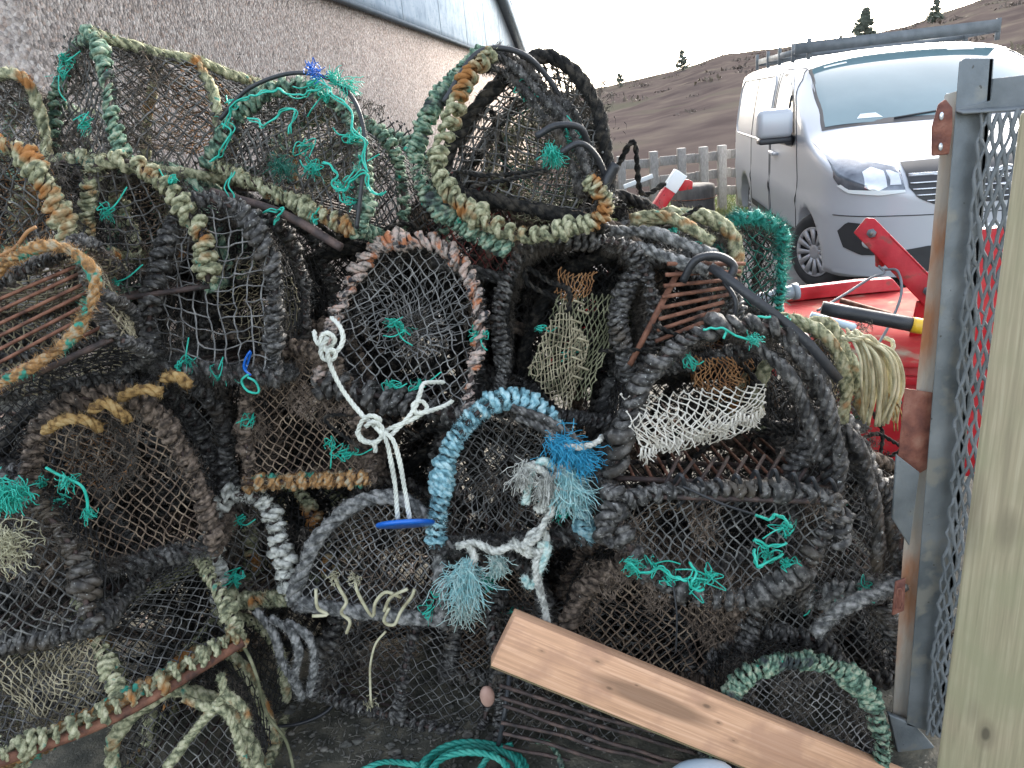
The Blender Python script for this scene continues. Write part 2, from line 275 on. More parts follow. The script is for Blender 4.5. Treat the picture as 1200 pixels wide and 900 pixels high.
def lattice(g, surf, nu, nv, r=.0016, diamond=True, jit=.15, keep=None, seed=0, knots=True, amp=0.0, sides=3, miss=0.0):
    """knotted netting over a surface surf(u,v) with u,v in 0..1"""
    r_ = np.random.default_rng(seed)
    if diamond:
        I, J = np.meshgrid(np.arange(nu + 1), np.arange(nv + 1), indexing='ij'); uu = (I + .5 * (J % 2)) / (nu + .5); vv = J / nv
        e = []; ids = np.arange((nu + 1) * (nv + 1)).reshape(nu + 1, nv + 1)
        for j in range(nv):
            if j % 2 == 0: e += [np.stack([ids[:, j], ids[:, j + 1]], 1), np.stack([ids[1:, j], ids[:-1, j + 1]], 1)]
            else: e += [np.stack([ids[:, j], ids[:, j + 1]], 1), np.stack([ids[:-1, j], ids[1:, j + 1]], 1)]
    else:
        I, J = np.meshgrid(np.arange(nu + 1), np.arange(nv + 1), indexing='ij'); uu = I / nu; vv = J / nv; ids = np.arange((nu + 1) * (nv + 1)).reshape(nu + 1, nv + 1)
        e = [np.stack([ids[:-1].ravel(), ids[1:].ravel()], 1), np.stack([ids[:, :-1].ravel(), ids[:, 1:].ravel()], 1)]
    e = np.vstack(e); uu = uu + r_.normal(0, jit / nu, uu.shape) * .5; vv = vv + r_.normal(0, jit / nv, vv.shape) * .5
    uu += .35 / nu * np.sin(vv * 9 + seed) ; vv += .35 / nv * np.sin(uu * 8 + seed * 2)
    uu = uu.ravel().clip(0, 1); vv = vv.ravel().clip(0, 1); P = surf(uu, vv)
    if amp: P = wob(P, amp, 7, seed + 5)
    if keep is not None:
        k_ = keep(uu, vv); a, b = k_[e[:, 0]], k_[e[:, 1]]; e = e[a | b]; half = (k_[e[:, 0]] != k_[e[:, 1]])
    else: half = np.zeros(len(e), bool)
    if miss:
        km = r_.random(len(e)) > miss; e = e[km]; half = half[km]
    p0, p1 = P[e[:, 0]].copy(), P[e[:, 1]].copy()
    if half.any():
        k0 = keep(uu, vv)[e[:, 0]]; md = (p0 + p1) / 2; f0 = half & k0; f1 = half & ~k0; p1[f0] = md[f0]; p0[f1] = md[f1]
    ln = np.linalg.norm(p1 - p0, axis=1, keepdims=True); md = (p0 + p1) / 2 + r_.normal(size=p0.shape) * ln * .07 - A_(0, 0, 1) * ln * .03
    rr = r * r_.uniform(.75, 1.35, (len(e), 1)) * np.ones((1, 3))
    g.add(*tubes(np.stack([p0, md, p1], 1), rr, sides, caps=False))
    if knots:
        use = np.unique(e); kk = P[use]; o_ = r * 2.1 * r_.uniform(.7, 1.3, (len(kk), 1))
        D = A_(1, 0, 0), A_(-1, 0, 0), A_(0, 1, 0), A_(0, -1, 0), A_(0, 0, 1), A_(0, 0, -1)
        V = np.stack([kk + d_ * o_ for d_ in D], 1).reshape(-1, 3); i = np.arange(len(kk))[:, None] * 6
        g.add(V, [np.concatenate([i + np.array(t) for t in ((0, 2, 4), (2, 1, 4), (1, 3, 4), (3, 0, 4), (2, 0, 5), (1, 2, 5), (3, 1, 5), (0, 3, 5))])])
    return P
def weedon(g, P, n, ln=.02, wd=.0009, droop=.6):
    i = rng.integers(0, len(P), n); return fibres(g, P[i] + rng.normal(size=(n, 3)) * .004, rng.normal(size=(n, 3)), ln * rng.uniform(.3, 1.4, n), wd, droop)
def scribble(g, p, size, n=14, r=.0017, flat=None):
    """a loose tangle of cut twine round a knot"""
    p = A_(*p); q = [p]
    for i in range(n): q.append(p + rng.normal(size=3) * size * (flat if flat is not None else 1))
    g.tube(spline(q, .006), r, 5)
    return g
def blob(g, c, rx, ry, rz, nu=14, nv=8, rough=.0, Z=None):
    u = np.linspace(0, 2 * PI, nu, endpoint=False); v = np.linspace(0, PI, nv + 1); uu, vv = np.meshgrid(u, v, indexing='ij')
    P = np.stack([rx * np.sin(vv) * np.cos(uu), ry * np.sin(vv) * np.sin(uu), rz * np.cos(vv)], -1)
    if rough: P = wob(P.reshape(-1, 3), rough, 9 / max(rx, rz) * .4, int(rng.integers(1e6))).reshape(P.shape)
    idx = np.arange(nu * (nv + 1)).reshape(nu, nv + 1); nx = np.roll(idx, -1, 0); q = np.stack([idx[:, :-1], idx[:, 1:], nx[:, 1:], nx[:, :-1]], -1).reshape(-1, 4)
    g.add(P.reshape(-1, 3) + A_(*c), [q]); return g
#SECTIONS
# ------------------------------------------------------------------ light and sky
SUN_EL, SUN_AZ = math.radians(22), math.radians(25)          # azimuth from +Y towards +X
w = bpy.data.worlds.new("World"); SC.world = w; w.use_nodes = True; nt = w.node_tree; bg = nt.nodes['Background']
sky = nt.nodes.new('ShaderNodeTexSky'); sky.sky_type = 'NISHITA'; sky.sun_disc = False; sky.sun_elevation = SUN_EL; sky.sun_rotation = SUN_AZ
sky.air_density = 1.0; sky.dust_density = 3.0; sky.ozone_density = 1.0
hv = nt.nodes.new('ShaderNodeHueSaturation'); hv.inputs['Saturation'].default_value = .5; nt.links.new(sky.outputs[0], hv.inputs['Color']); nt.links.new(hv.outputs[0], bg.inputs[0]); bg.inputs[1].default_value = 0.15
sl = bpy.data.lights.new('sun', 'SUN'); sl.energy = .75; sl.angle = math.radians(25); sl.color = (1, .96, .91)
so = bpy.data.objects.new('sun', sl); COL.objects.link(so)
sd = Vector((math.sin(SUN_AZ) * math.cos(SUN_EL), math.cos(SUN_AZ) * math.cos(SUN_EL), math.sin(SUN_EL))); so.rotation_euler = sd.to_track_quat('Z', 'Y').to_euler(); so.location = (5, 10, 12)
SC.view_settings.view_transform = 'Standard'; SC.view_settings.look = 'None'; SC.view_settings.exposure = 2.45; SC.view_settings.gamma = 1; SC.view_settings.use_curve_mapping = False
# ------------------------------------------------------------------ ground
def grid_obj(name, xs, ys, zf, mt, kind='structure'):
    X, Y = np.meshgrid(xs, ys, indexing='ij'); Z = zf(X, Y); idx = np.arange(X.size).reshape(X.shape)
    g = G(); g.add(np.stack([X, Y, Z], -1), [np.stack([idx[:-1, :-1], idx[1:, :-1], idx[1:, 1:], idx[:-1, 1:]], -1).reshape(-1, 4)])
    return tag(build(g, name, mt, smooth=True), None, None, kind=kind)
M['dirt'] = mat('damp_gritty_ground', [(.03, .03, .022), (.075, .07, .052), (.16, .14, .10)], scale=14, rough=.8, bump=1, bscale=110, speck=(.24, .22, .18), sscale=70, samt=.66, rand=False)
M['tarmac'] = mat('worn_tarmac', [(.07, .072, .075), (.11, .112, .115), (.15, .15, .15)], scale=3, rough=.85, bump=.8, bscale=90, rand=False, speck=(.28, .28, .27), sscale=90, samt=.64)
M['turf'] = mat('short_turf', [(.05, .07, .025), (.1, .12, .05), (.16, .15, .08)], scale=2, rough=.95, bump=.8, bscale=40, rand=False)
M['heather'] = mat('heather_hillside', [(.062, .050, .047), (.078, .063, .058), (.092, .075, .067), (.115, .097, .08)], scale=.5, spec=0, rough=.95, bump=.5, bscale=1.4, rand=False, lo=.32, hi=.68, patch=(.092, .085, .066), pscale=.12, plo=.52, phi=.62, detail=9)
def ground_z(X, Y):
    d = np.hypot(X - .2, Y - 2); return .012 * np.sin(X * 5 + 1) * np.cos(Y * 4) * np.exp(-d / 2.5) - .02 * np.clip((d - 3) / 3, 0, 1)
xs = np.concatenate([np.linspace(-60, -4, 15), np.linspace(-3.6, 4.4, 60), np.linspace(5, 60, 20)]); ys = np.concatenate([np.linspace(-12, 0, 8), np.linspace(.2, 8, 60), np.linspace(8.5, 40, 20)])
grid_obj('ground', xs, ys, ground_z, 'dirt')
grid_obj('road', np.linspace(-1.0, 30, 32), np.linspace(3.6, 12.2, 20), lambda X, Y: np.full_like(X, -.012) + .0 * X, 'tarmac')
grid_obj('grass_verge', np.linspace(.4, 60, 40), np.linspace(9.8, 14.5, 16), lambda X, Y: .0 + .05 * np.clip((Y - 10.2) / 2, 0, 1) - .03 * np.clip((10.3 - Y), 0, 1) + .02 * np.sin(X * 2 + Y), 'turf')
# hill: ridge height by bearing, measured from the picture
rb = [(-60, -80, 122), (0, 600, 124), (1, 660, 108), (2, 700, 104), (3, 760, 90), (4, 800, 80), (5, 850, 64), (6, 925, 55), (7, 1000, 44), (8, 1060, 32), (9, 1110, 14), (10, 1160, -4), (11, 1240, -22), (12, 1500, -60)]
tb, eb = [], []
for _, px, py in rb:
    d = ray(px, py); tb.append(d[0] / d[1]); eb.append(d[2] / np.hypot(d[0], d[1]))
tb, eb = np.array(tb), np.array(eb)
def hillz(X, Y):
    D = np.hypot(X, Y); e = np.interp(X / np.maximum(Y, .1), tb, eb); rr = 130.0; top = 1.75 + e * rr
    s = np.clip((D - 14) / (rr - 14), 0, 1); s2 = s ** .8
    b = .35 * np.sin(X * .35 + Y * .21) + .25 * np.sin(X * .9 - Y * .6) + .16 * np.sin(X * 2.3 + Y * 1.1) + .1 * np.sin(X * 4.1 - 3.3 * Y)
    return -.1 + (top + .1) * s2 + b * np.clip((D - 22) / 20, 0, 1) * (1 - .55 * s) * .4 - np.clip(D - rr, 0, 99) * .05
grid_obj('hill', np.linspace(-70, 230, 300), np.linspace(13.6, 190, 240), hillz, 'heather')
def tufts(name, n, xr, yr, zf, h, wd, mt, acc=None):
    X = rng.uniform(*xr, n); Y = rng.uniform(*yr, n)
    if acc is not None: k = acc(X, Y); X, Y = X[k], Y[k]
    n = len(X); b = np.stack([X, Y, zf(X, Y)], 1); g = G(); d = rng.normal(size=(n, 3)) * .45 + A_(0, 0, 1); hs = h * rng.uniform(.5, 1.5, n)
    fibres(g, b, d, hs, wd); return tag(build(g, name, mt), None, None, kind='stuff')
tag(tufts('grass', 26000, (.8, 9), (10.3, 13.5), lambda X, Y: np.full_like(X, .04), .07, .006, 'grassm'), 'rough green grass along the foot of the rail fence', None)
def conifer(px, pytop, pybase, label, cat='tree', D=95, full=1.0, name='conifer_tree'):
    d = ray(px, pybase); t = d[0] / d[1]; Y = D / math.hypot(1, t); X = Y * t; top = at(px, pytop, Y); zb = float(hillz(np.array([X]), np.array([Y]))[0]) - .25; h = top[2] - zb
    e = empty(name, (X, Y, zb), label, cat, 'small trees along the skyline of the hill')
    g = G(); P = spline([(0, 0, 0), (.02 * h, 0, h * .5), (0, .01, h)], h / 12); g.tube(P, np.linspace(.035, .015, len(P))[None] * h, 6); build(g, 'trunk', 'bark', e, smooth=True)
    g = G()
    for i in range(int(44 * full)):
        z = h * rng.uniform(.18, .98); a = rng.uniform(0, 2 * PI); L = (h - z) * .36 * rng.uniform(.5, 1.25) + .05 * h; dr = A_(math.cos(a), math.sin(a), rng.uniform(-.1, .45)); tip = A_(0, 0, z) + dr * L
        g.tube(spline([(0, 0, z), tip], L / 3), .006 * h, 3)
        n = int(110 * full); q = rng.uniform(.25, 1.0, (n, 1)); fibres(g, A_(0, 0, z) + dr * L * q + rng.normal(size=(n, 3)) * L * .10, rng.normal(size=(n, 3)) + dr, .07 * h, max(.016 * h, .045))
    build(g, 'crown', 'needles', e); return e
conifer(681, 86, 109, 'sparse little conifer furthest left on the skyline', full=.55)
conifer(727, 84, 103, 'small leaning conifer second from the left on the skyline', full=.6)
conifer(800, 58, 84, 'thin pointed conifer on the ridge between fence and van', full=.8)
conifer(1012, 10, 52, 'tall bushy conifer rising behind the van roof rack', full=1.3, D=80)
conifer(1095, 0, 34, 'conifer cut by the top edge right of the bushy one', full=1.0, D=80)
conifer(985, 42, 54, 'low round shrub beside the bushy conifer on the ridge', full=1.0, D=80, name='shrub', cat='shrub')
g = G(); a = at(900, 35, 70); b = at(1150, -32, 60); P = spline([a, (a + b) / 2 - A_(0, 0, .5), b], 1.0); g.tube(P, .018, 4); tag(build(g, 'power_line', 'rubber'), 'thin overhead power line crossing the pale sky', 'cable')
g = G()
for i in range(160):
    X = rng.uniform(1, 70); Y = rng.uniform(24, 110); 
    if not (.02 < X / Y < .85): continue
    r_ = rng.uniform(.15, .6); b0 = A_(X, Y, float(hillz(np.array([X]), np.array([Y]))[0])); n = 26; fibres(g, b0 + rng.normal(size=(n, 3)) * A_(r_, r_, r_ * .12), rng.normal(size=(n, 3)) * .6 + A_(0, 0, .8), r_ * .5, r_ * .16)
tag(build(g, 'heather', 'heatherm'), 'dark tussocks of dead heather and bracken dotted over the hillside', None, kind='stuff')
# ------------------------------------------------------------------ house
HD = nrm(A_(math.sin(math.radians(8.9)), math.cos(math.radians(8.9)), 0)); HN = A_(HD[1], -HD[0], 0); ZE = 2.75
P0 = onz(415, 0, ZE); P0[2] = 0
CS = [s for s in np.linspace(2, 25, 2300) if (lambda v: (600 + FOC * (v @ R_) / (v @ F_)) < 611)((P0 + HD * s + A_(0, 0, ZE)) - CAM)][-1]
PC = P0 + HD * CS; WID = 17.0; PA = PC - HD * WID; RISE = math.tan(math.radians(15)) * WID / 2
hs = empty('house', tuple(PC), 'low house with pebble-dashed gable wall and pale blue boarded gable', 'house')
def rel(v): return np.asarray(v, float) - PC
pm = bpy.data.materials.new('pebble_dash'); pm.use_nodes = True; nt = pm.node_tree; b = nt.nodes['Principled BSDF']; tc = nt.nodes.new('ShaderNodeTexCoord')
vo = nt.nodes.new('ShaderNodeTexVoronoi'); vo.inputs['Scale'].default_value = 62; nt.links.new(tc.outputs['Object'], vo.inputs['Vector'])
no = nt.nodes.new('ShaderNodeTexNoise'); no.inputs['Scale'].default_value = 34; no.inputs['Detail'].default_value = 4; no.inputs['Roughness'].default_value = .75; nt.links.new(tc.outputs['Object'], no.inputs['Vector'])
n3 = nt.nodes.new('ShaderNodeTexNoise'); n3.inputs['Scale'].default_value = .9; n3.inputs['Detail'].default_value = 5; nt.links.new(tc.outputs['Object'], n3.inputs['Vector'])
sp = nt.nodes.new('ShaderNodeSeparateColor'); nt.links.new(vo.outputs['Color'], sp.inputs[0])
c1 = ramp_cols(nt, sp.outputs[0], [(.11, .10, .095), (.24, .215, .20), (.33, .295, .275), (.47, .44, .415), (.3, .22, .18), (.62, .6, .57)], 0, 1)
c2 = ramp_cols(nt, no.outputs['Fac'], [(.1, .09, .083), (.42, .38, .355)], .38, .62)
mx = nt.nodes.new('ShaderNodeMix'); mx.data_type = 'RGBA'; mx.inputs[0].default_value = .5; nt.links.new(c1, mx.inputs[6]); nt.links.new(c2, mx.inputs[7])
c3 = ramp_cols(nt, n3.outputs['Fac'], [(1.22, 1.16, 1.11), (1.38, 1.31, 1.26)], .35, .65); ml = nt.nodes.new('ShaderNodeMix'); ml.data_type = 'RGBA'; ml.blend_type = 'MULTIPLY'; ml.inputs[0].default_value = 1; nt.links.new(mx.outputs[2], ml.inputs[6]); nt.links.new(c3, ml.inputs[7])
nt.links.new(ml.outputs[2], b.inputs['Base Color']); b.inputs['Roughness'].default_value = 1; b.inputs['Specular IOR Level'].default_value = 0
bp = nt.nodes.new('ShaderNodeBump'); bp.inputs['Strength'].default_value = 1; bp.inputs['Distance'].default_value = .012; bp.invert = True; nt.links.new(vo.outputs['Distance'], bp.inputs['Height']); nt.links.new(bp.outputs[0], b.inputs['Normal'])
M['pebble'] = pm
g = G(); back = -HN * 9.0; up = A_(0, 0, 1)
g.prism(rel([PA, PC, PC + up * ZE, PA + up * ZE]), -HN * .25); g.prism(rel([PC - HN * .25, PC - HN * 9, PC - HN * 9 + up * ZE, PC - HN * .25 + up * ZE]), -HD * .25); build(g, 'wall', 'pebble', hs)
g = G(); o_ = HN * .03
g.prism(rel([PA + up * (ZE - .04) + o_, PC + up * (ZE - .04) + o_, PC + up * (ZE + .1) + o_, (PA + PC) / 2 + up * (ZE + RISE + .1) + o_, PA + up * (ZE + .1) + o_]), -HN * .2)
for i in range(1, 9):                                             # joints between the boards
    s = WID * i / 9; zt = ZE + (1 - abs(2 * i / 9 - 1)) * RISE; q = PA + HD * s + HN * .031; g.bar(rel(q + up * (ZE - .03)), rel(q + up * zt), .012, .006, HN)
build(g, 'gable_cladding', 'clad', hs)
g = G(); q = HN * .045; g.bar(rel(PA + up * (ZE - .06) + q), rel(PC + up * (ZE - .06) + q), .05, .03); build(g, 'drip_strip', 'trim', hs)
mid = (PA + PC) / 2; EC = PC + HD * .35; EA = PA - HD * .35
for a, nm in ((EC, 1), (EA, 2)):
    g = G(); s_ = math.tan(math.radians(15)) * .35; g.prism(rel([a + up * (ZE - .06 - s_), a + up * (ZE + .14 - s_), mid + up * (ZE + RISE + .16), mid + up * (ZE + RISE - .05)]) + HN * .2, HN * .035); build(g, 'barge_board', 'clad', hs)
    g = G(); g.prism(rel([a + up * (ZE + .145 - s_), a + up * (ZE + .2 - s_), mid + up * (ZE + RISE + .23), mid + up * (ZE + RISE + .165)]) + HN * .24, -HN * 9.3); build(g, 'roof', 'slate', hs)
    g = G(); g.prism(rel([a + up * (ZE - .02 - s_), a + up * (ZE + .01 - s_), mid + up * (ZE + RISE + .04), mid + up * (ZE + RISE)]) + HN * .032, HN * .165); build(g, 'soffit', 'trim', hs)
g = G(); q = EC + HD * .06 + up * (ZE + .02); g.bar(rel(q + HN * .26), rel(q - HN * 9), .11, .1); build(g, 'gutter', 'plasticblack', hs)
# ------------------------------------------------------------------ fence
FA, FB = onz(715, 250), onz(853, 232); fa = A_(1.3, 11.6, .03); fb = A_(8, 11.75, .05)
def fence_pt(px):                                                  # where the fence line meets a bearing
    d = ray(px, 200); t = d[0] / d[1]; dr = fb - fa; s = (t * fa[1] - fa[0]) / (dr[0] - t * dr[1]); return fa + dr * s
fe = empty('rail_fence', tuple(fa), 'pale timber post and rail fence between the pots and the van', 'fence')
px_posts = [694, 728, 766, 799, 825, 846, 868, 892]
for px in px_posts:
    p = fence_pt(px) - fa; g = G(); g.box(p + A_(0, 0, .46), .12, .10, .98 + rng.uniform(-.02, .04), Z=nrm(A_(rng.normal(0, .01), 0, 1))); build(g, 'fence_post', 'fence', fe, bevel=.008)
d_ = nrm(fb - fa); nn = A_(d_[1], -d_[0], 0)
for z, h in ((.80, .13), (.54, .13), (.28, .13)):
    g = G(); a, b = fence_pt(690) - fa, fence_pt(900) - fa; n_ = 5
    for i in range(n_):
        p, q = a + (b - a) * i / n_, a + (b - a) * (i + 1) / n_; g.bar(p + A_(0, 0, z + rng.normal(0, .008)) - nn * .0 - nn * .07, q + A_(0, 0, z + rng.normal(0, .008)) - nn * .07 - d_ * .006, .035, h)
    build(g, 'rail', 'fence', fe, bevel=.004)
g = G(); a, b = at(731, 219, 9.6), at(765, 206, 9.6); g.bar(a, b, .03, .05); tag(build(g, 'leaning_board', 'paper', bevel=.004), 'thin white bar lying aslant in front of the rail fence', 'bar')
# weathered block
p = onz(812, 256); p = A_(p[0] * .9, p[1] * .9, 0); e = empty('mooring_block', tuple(p), 'weathered grey stump standing in front of the rail fence', 'stump')
g = G(); k = 22; a = np.arange(k) * 2 * PI / k; prof = [(0, .30), (.1, .29), (.35, .275), (.55, .28), (.60, .27), (.62, .2)]; rr = 1 + .08 * np.sin(a * 3 + 1) + .05 * np.sin(a * 7)
V = [np.stack([np.cos(a) * r_ * rr, np.sin(a) * r_ * rr, np.full(k, z)], 1) for z, r_ in prof]; idx = np.arange(k * 6).reshape(6, k); nx = np.roll(idx, -1, 1)
g.add(np.vstack(V), [np.stack([idx[:-1], nx[:-1], nx[1:], idx[1:]], -1).reshape(-1, 4), idx[5][None]]); build(g, 'block', 'stump', e, smooth=False)
g = G(); 
for z in (.15, .45): g.add(*tubes(np.stack([np.cos(np.r_[a, a[:1]]) * .31, np.sin(np.r_[a, a[:1]]) * .3, np.full(k + 1, z)], 1)[None], .007, 5))
build(g, 'wire_band', 'rust', e)
# ------------------------------------------------------------------ van
vx = onz(962, 335); VF = -HD; VL = A_(-VF[1], VF[0], 0)            # heading and the van's own left
if VL[0] < 0: VL = -VL
van = empty('parked_van', label='silver panel van with grey roof rack parked facing the camera', cat='van')
vo_ = vx + VL * .98; KX, KY, KZ = 1.08, 1.15, 1.03; van.matrix_world = Matrix(((VF[0] * KX, VL[0] * KY, 0, vo_[0]), (VF[1] * KX, VL[1] * KY, 0, vo_[1]), (0, 0, KZ, -.012), (0, 0, 0, 1)))
FO = .93; SL = 5.0                                                 # s runs back from the front bumper
def Hs(s): return np.interp(s, [0, .03, .08, .16, .3, .6, .95, 1.05, 1.3, 1.6, 1.85, 2.0, 2.3, 3.5, 4.8, 4.93, 5.0], [.82, .93, .99, 1.045, 1.11, 1.21, 1.30, 1.34, 1.50, 1.67, 1.80, 1.865, 1.945, 1.965, 1.95, 1.9, 1.75])
def Ws(s):
    s = np.asarray(s, float); f = (1 - np.clip(1 - s / .85, 0, 1) ** 3.2) ** (1 / 3.2); r = (1 - np.clip((s - 4.75) / .3, 0, 1) ** 2.5 * .12); return .968 * np.maximum(f, .0) * r + .01
def Ts(z): return 1 - .12 * (np.clip((z - 1.1) / .85, 0, 1)) ** 1.5 - .035 * np.clip((.75 - z) / .5, 0, 1) ** 2 + .012 * np.exp(-((z - .72) / .05) ** 2)
def rc(s): return np.interp(s, [0, .3, 1.0, 1.3, 1.9, 5], [.1, .13, .12, .14, .17, .17])
def hw(s, z):
    H = Hs(s); zc = H - rc(s); q = np.clip((z - zc) / rc(s), 0, 1); return Ws(s) * Ts(z) * (1 - q ** 2.6) ** (1 / 2.6)
def front_s(y, z, top=1.2):
    lo = np.zeros(np.broadcast(y, z).shape); hi = lo + top
    for _ in range(34):
        md = (lo + hi) / 2; ins = np.abs(y) <= hw(md, z); hi = np.where(ins, md, hi); lo = np.where(ins, lo, md)
    return hi
def topz(s, y):
    lo = Hs(s) - rc(s); hi = Hs(s) * 1.0 + 0 * y
    for _ in range(30):
        md = (lo + hi) / 2; ins = np.abs(y) <= hw(s, md); lo = np.where(ins, md, lo); hi = np.where(ins, hi, md)
    return lo
def L3(s, y, z): return np.stack(np.broadcast_arrays(FO - s, y, z), -1)
st = np.concatenate([[0.0, .004, .012, .025, .045, .07, .1, .14, .19, .25, .32, .4, .5, .6, .72, .85, .95, 1.0, 1.05], np.linspace(1.12, 1.95, 12), np.linspace(2.05, 4.7, 16), [4.8, 4.88, 4.94, 4.98, 5.0]])
tt = np.concatenate([np.linspace(0, .62, 16), .62 + .38 * (np.linspace(0, 1, 14)[1:])])
rows = []
for s in st:
    H = Hs(s); zc = H - rc(s); zz = []; yy = []
    z0 = .24 if s > .3 else .24 + .04 * (1 - s / .3)
    for t in tt:
        if t <= .62: z = z0 + (zc - z0) * t / .62; y = float(hw(s, z))
        else:
            a = (t - .62) / .38 * PI / 2; q = math.sin(a) ** (2 / 2.6); z = zc + rc(s) * q; y = float(Ws(s) * Ts(z)) * max(math.cos(a), 0) ** (2 / 2.6)
        zz.append(z); yy.append(y)
    yy = np.array(yy); zz = np.array(zz); rows.append(np.concatenate([L3(s, -yy, zz), L3(s, yy[:-1], zz[:-1])[::-1]]))
Rw = np.array(rows); nS, nP = Rw.shape[:2]; idx = np.arange(nS * nP).reshape(nS, nP); g = G()
g.add(Rw, [np.stack([idx[:-1, :-1], idx[:-1, 1:], idx[1:, 1:], idx[1:, :-1]], -1).reshape(-1, 4), idx[0, ::-1][None], idx[-1][None], np.stack([idx[:-1, -1], idx[:-1, 0], idx[1:, 0], idx[1:, -1]], -1)])
body = build(g, 'body', 'silver', van, smooth=True)
import bmesh
def fixn(o):
    q = bmesh.new(); q.from_mesh(o.data); bmesh.ops.remove_doubles(q, verts=q.verts, dist=1e-5); bmesh.ops.recalc_face_normals(q, faces=q.faces); q.to_mesh(o.data); q.free()
fixn(body)
wheels = [(0, -.80), (0, .80), (-3.098, -.80), (-3.098, .80)]
bpy.context.view_layer.update()
cutg = G()
for wx, wy in wheels:
    a = np.arange(32) * 2 * PI / 32; r_ = .375; sgn = np.sign(wy); c = [A_(wx + math.cos(t) * r_, wy - sgn * .25, .33 + math.sin(t) * r_) for t in a]; cutg.prism(c, (0, sgn * .5, 0))
cut = build(cutg, 'arch_cutter', 'rubber', van); fixn(cut); bpy.context.view_layer.update()
bm_ = body.modifiers.new('arches', 'BOOLEAN'); bm_.operation = 'DIFFERENCE'; bm_.object = cut; bm_.solver = 'EXACT'; bm_.use_self = True
bpy.context.view_layer.update(); dg = bpy.context.evaluated_depsgraph_get(); nm = bpy.data.meshes.new_from_object(body.evaluated_get(dg)); body.modifiers.clear(); body.data = nm; body.data.name = 'body'
for p in nm.polygons: p.use_smooth = len(p.vertices) < 8 or abs(p.normal.x) < .9
bpy.data.objects.remove(cut)
def patch(g, fn, poly, off=.004, n=18, thick=None):
    """a polygon in surface coordinates laid over the body; fn(a,b)->point"""
    poly = np.asarray(poly, float); a0, b0 = poly.min(0); a1, b1 = poly.max(0)
    # columns across a; clip each column between lower and upper outline
    xs_ = np.linspace(a0 + 1e-4, a1 - 1e-4, n); cols = []
    for x in xs_:
        hit = []
        for i in range(len(poly)):
            p, q = poly[i], poly[(i + 1) % len(poly)]
            if (p[0] - x) * (q[0] - x) <= 0 and p[0] != q[0]: hit.append(p[1] + (q[1] - p[1]) * (x - p[0]) / (q[0] - p[0]))
        cols.append((min(hit), max(hit)) if hit else (b0, b0))
    m_ = 9; c = np.array(cols); tt_ = np.linspace(0, 1, m_)[None]; AA = np.repeat(xs_[:, None], m_, 1); BB = c[:, :1] + (c[:, 1:] - c[:, :1]) * tt_
    P = fn(AA, BB); du = np.gradient(P, axis=0); dv = np.gradient(P, axis=1); N = nrm(np.cross(du, dv)); ctr = A_(-1.2, 0, .9); s_ = np.sign(np.sum(N * (P - ctr), -1, keepdims=True)); P = P + N * s_ * off
    idx = np.arange(n * m_).reshape(n, m_); g.add(P, [np.stack([idx[:-1, :-1], idx[1:, :-1], idx[1:, 1:], idx[:-1, 1:]], -1).reshape(-1, 4)]); return g
def strip(g, fn, line, wd=.008, off=.003):
    q = np.asarray(line, float); q = resample(np.c_[q, np.zeros(len(q))], .03)[:, :2]; P = fn(q[:, 0], q[:, 1]); ctr = A_(-1.2, 0, .9)
    g.tube(P + nrm((P - ctr) * A_(.2, 1, .5)) * off * .2, wd / 2, 6); return g
side = lambda sg: (lambda s, z: L3(s, sg * hw(s, z), z))
front = lambda y, z: L3(front_s(y, z), y, z)
top = lambda y, s: L3(s, y, topz(s, y))
# windscreen
ws = [(-.83, 1.10), (-.4, 1.05), (0, 1.03), (.4, 1.05), (.83, 1.10), (.80, 1.5), (.755, 1.98), (.3, 2.06), (-.3, 2.06), (-.755, 1.98), (-.80, 1.5)]
g = G(); patch(g, top, [(y * 1.035, s + (.02 if s > 1.6 else -.03)) for y, s in ws], .003, 40); build(g, 'windscreen_surround', 'plasticblack', van, smooth=True)
g = G(); patch(g, top, ws, .006, 40); wsc = build(g, 'windscreen', 'glass', van, smooth=True)
g = G(); patch(g, top, [(-.66, 1.93), (-.48, 1.94), (-.48, 1.97), (-.66, 1.96)], .008, 6); build(g, 'paper', 'paper', wsc)
g = G(); patch(g, top, [(.3, 1.97), (.5, 1.96), (.5, 1.99), (.3, 2.0)], .008, 6); build(g, 'paper', 'paper', wsc)
g = G(); patch(g, top, [(.05, 1.22), (.18, 1.2), (.2, 1.27), (.08, 1.3)], .008, 6); build(g, 'paper', 'paper', wsc)
g = G(); patch(g, top, [(-.6, 1.12), (-.42, 1.1), (-.45, 1.16), (-.58, 1.17)], .008, 6); build(g, 'paper', 'paper', wsc)

for y in (-.35, .3):
    g = G(); g.tube(top(np.linspace(y, y + .5, 8), np.linspace(1.06, 1.11, 8)) + A_(0, 0, .015), .008, 5); build(g, 'wiper', 'plasticblack', van)
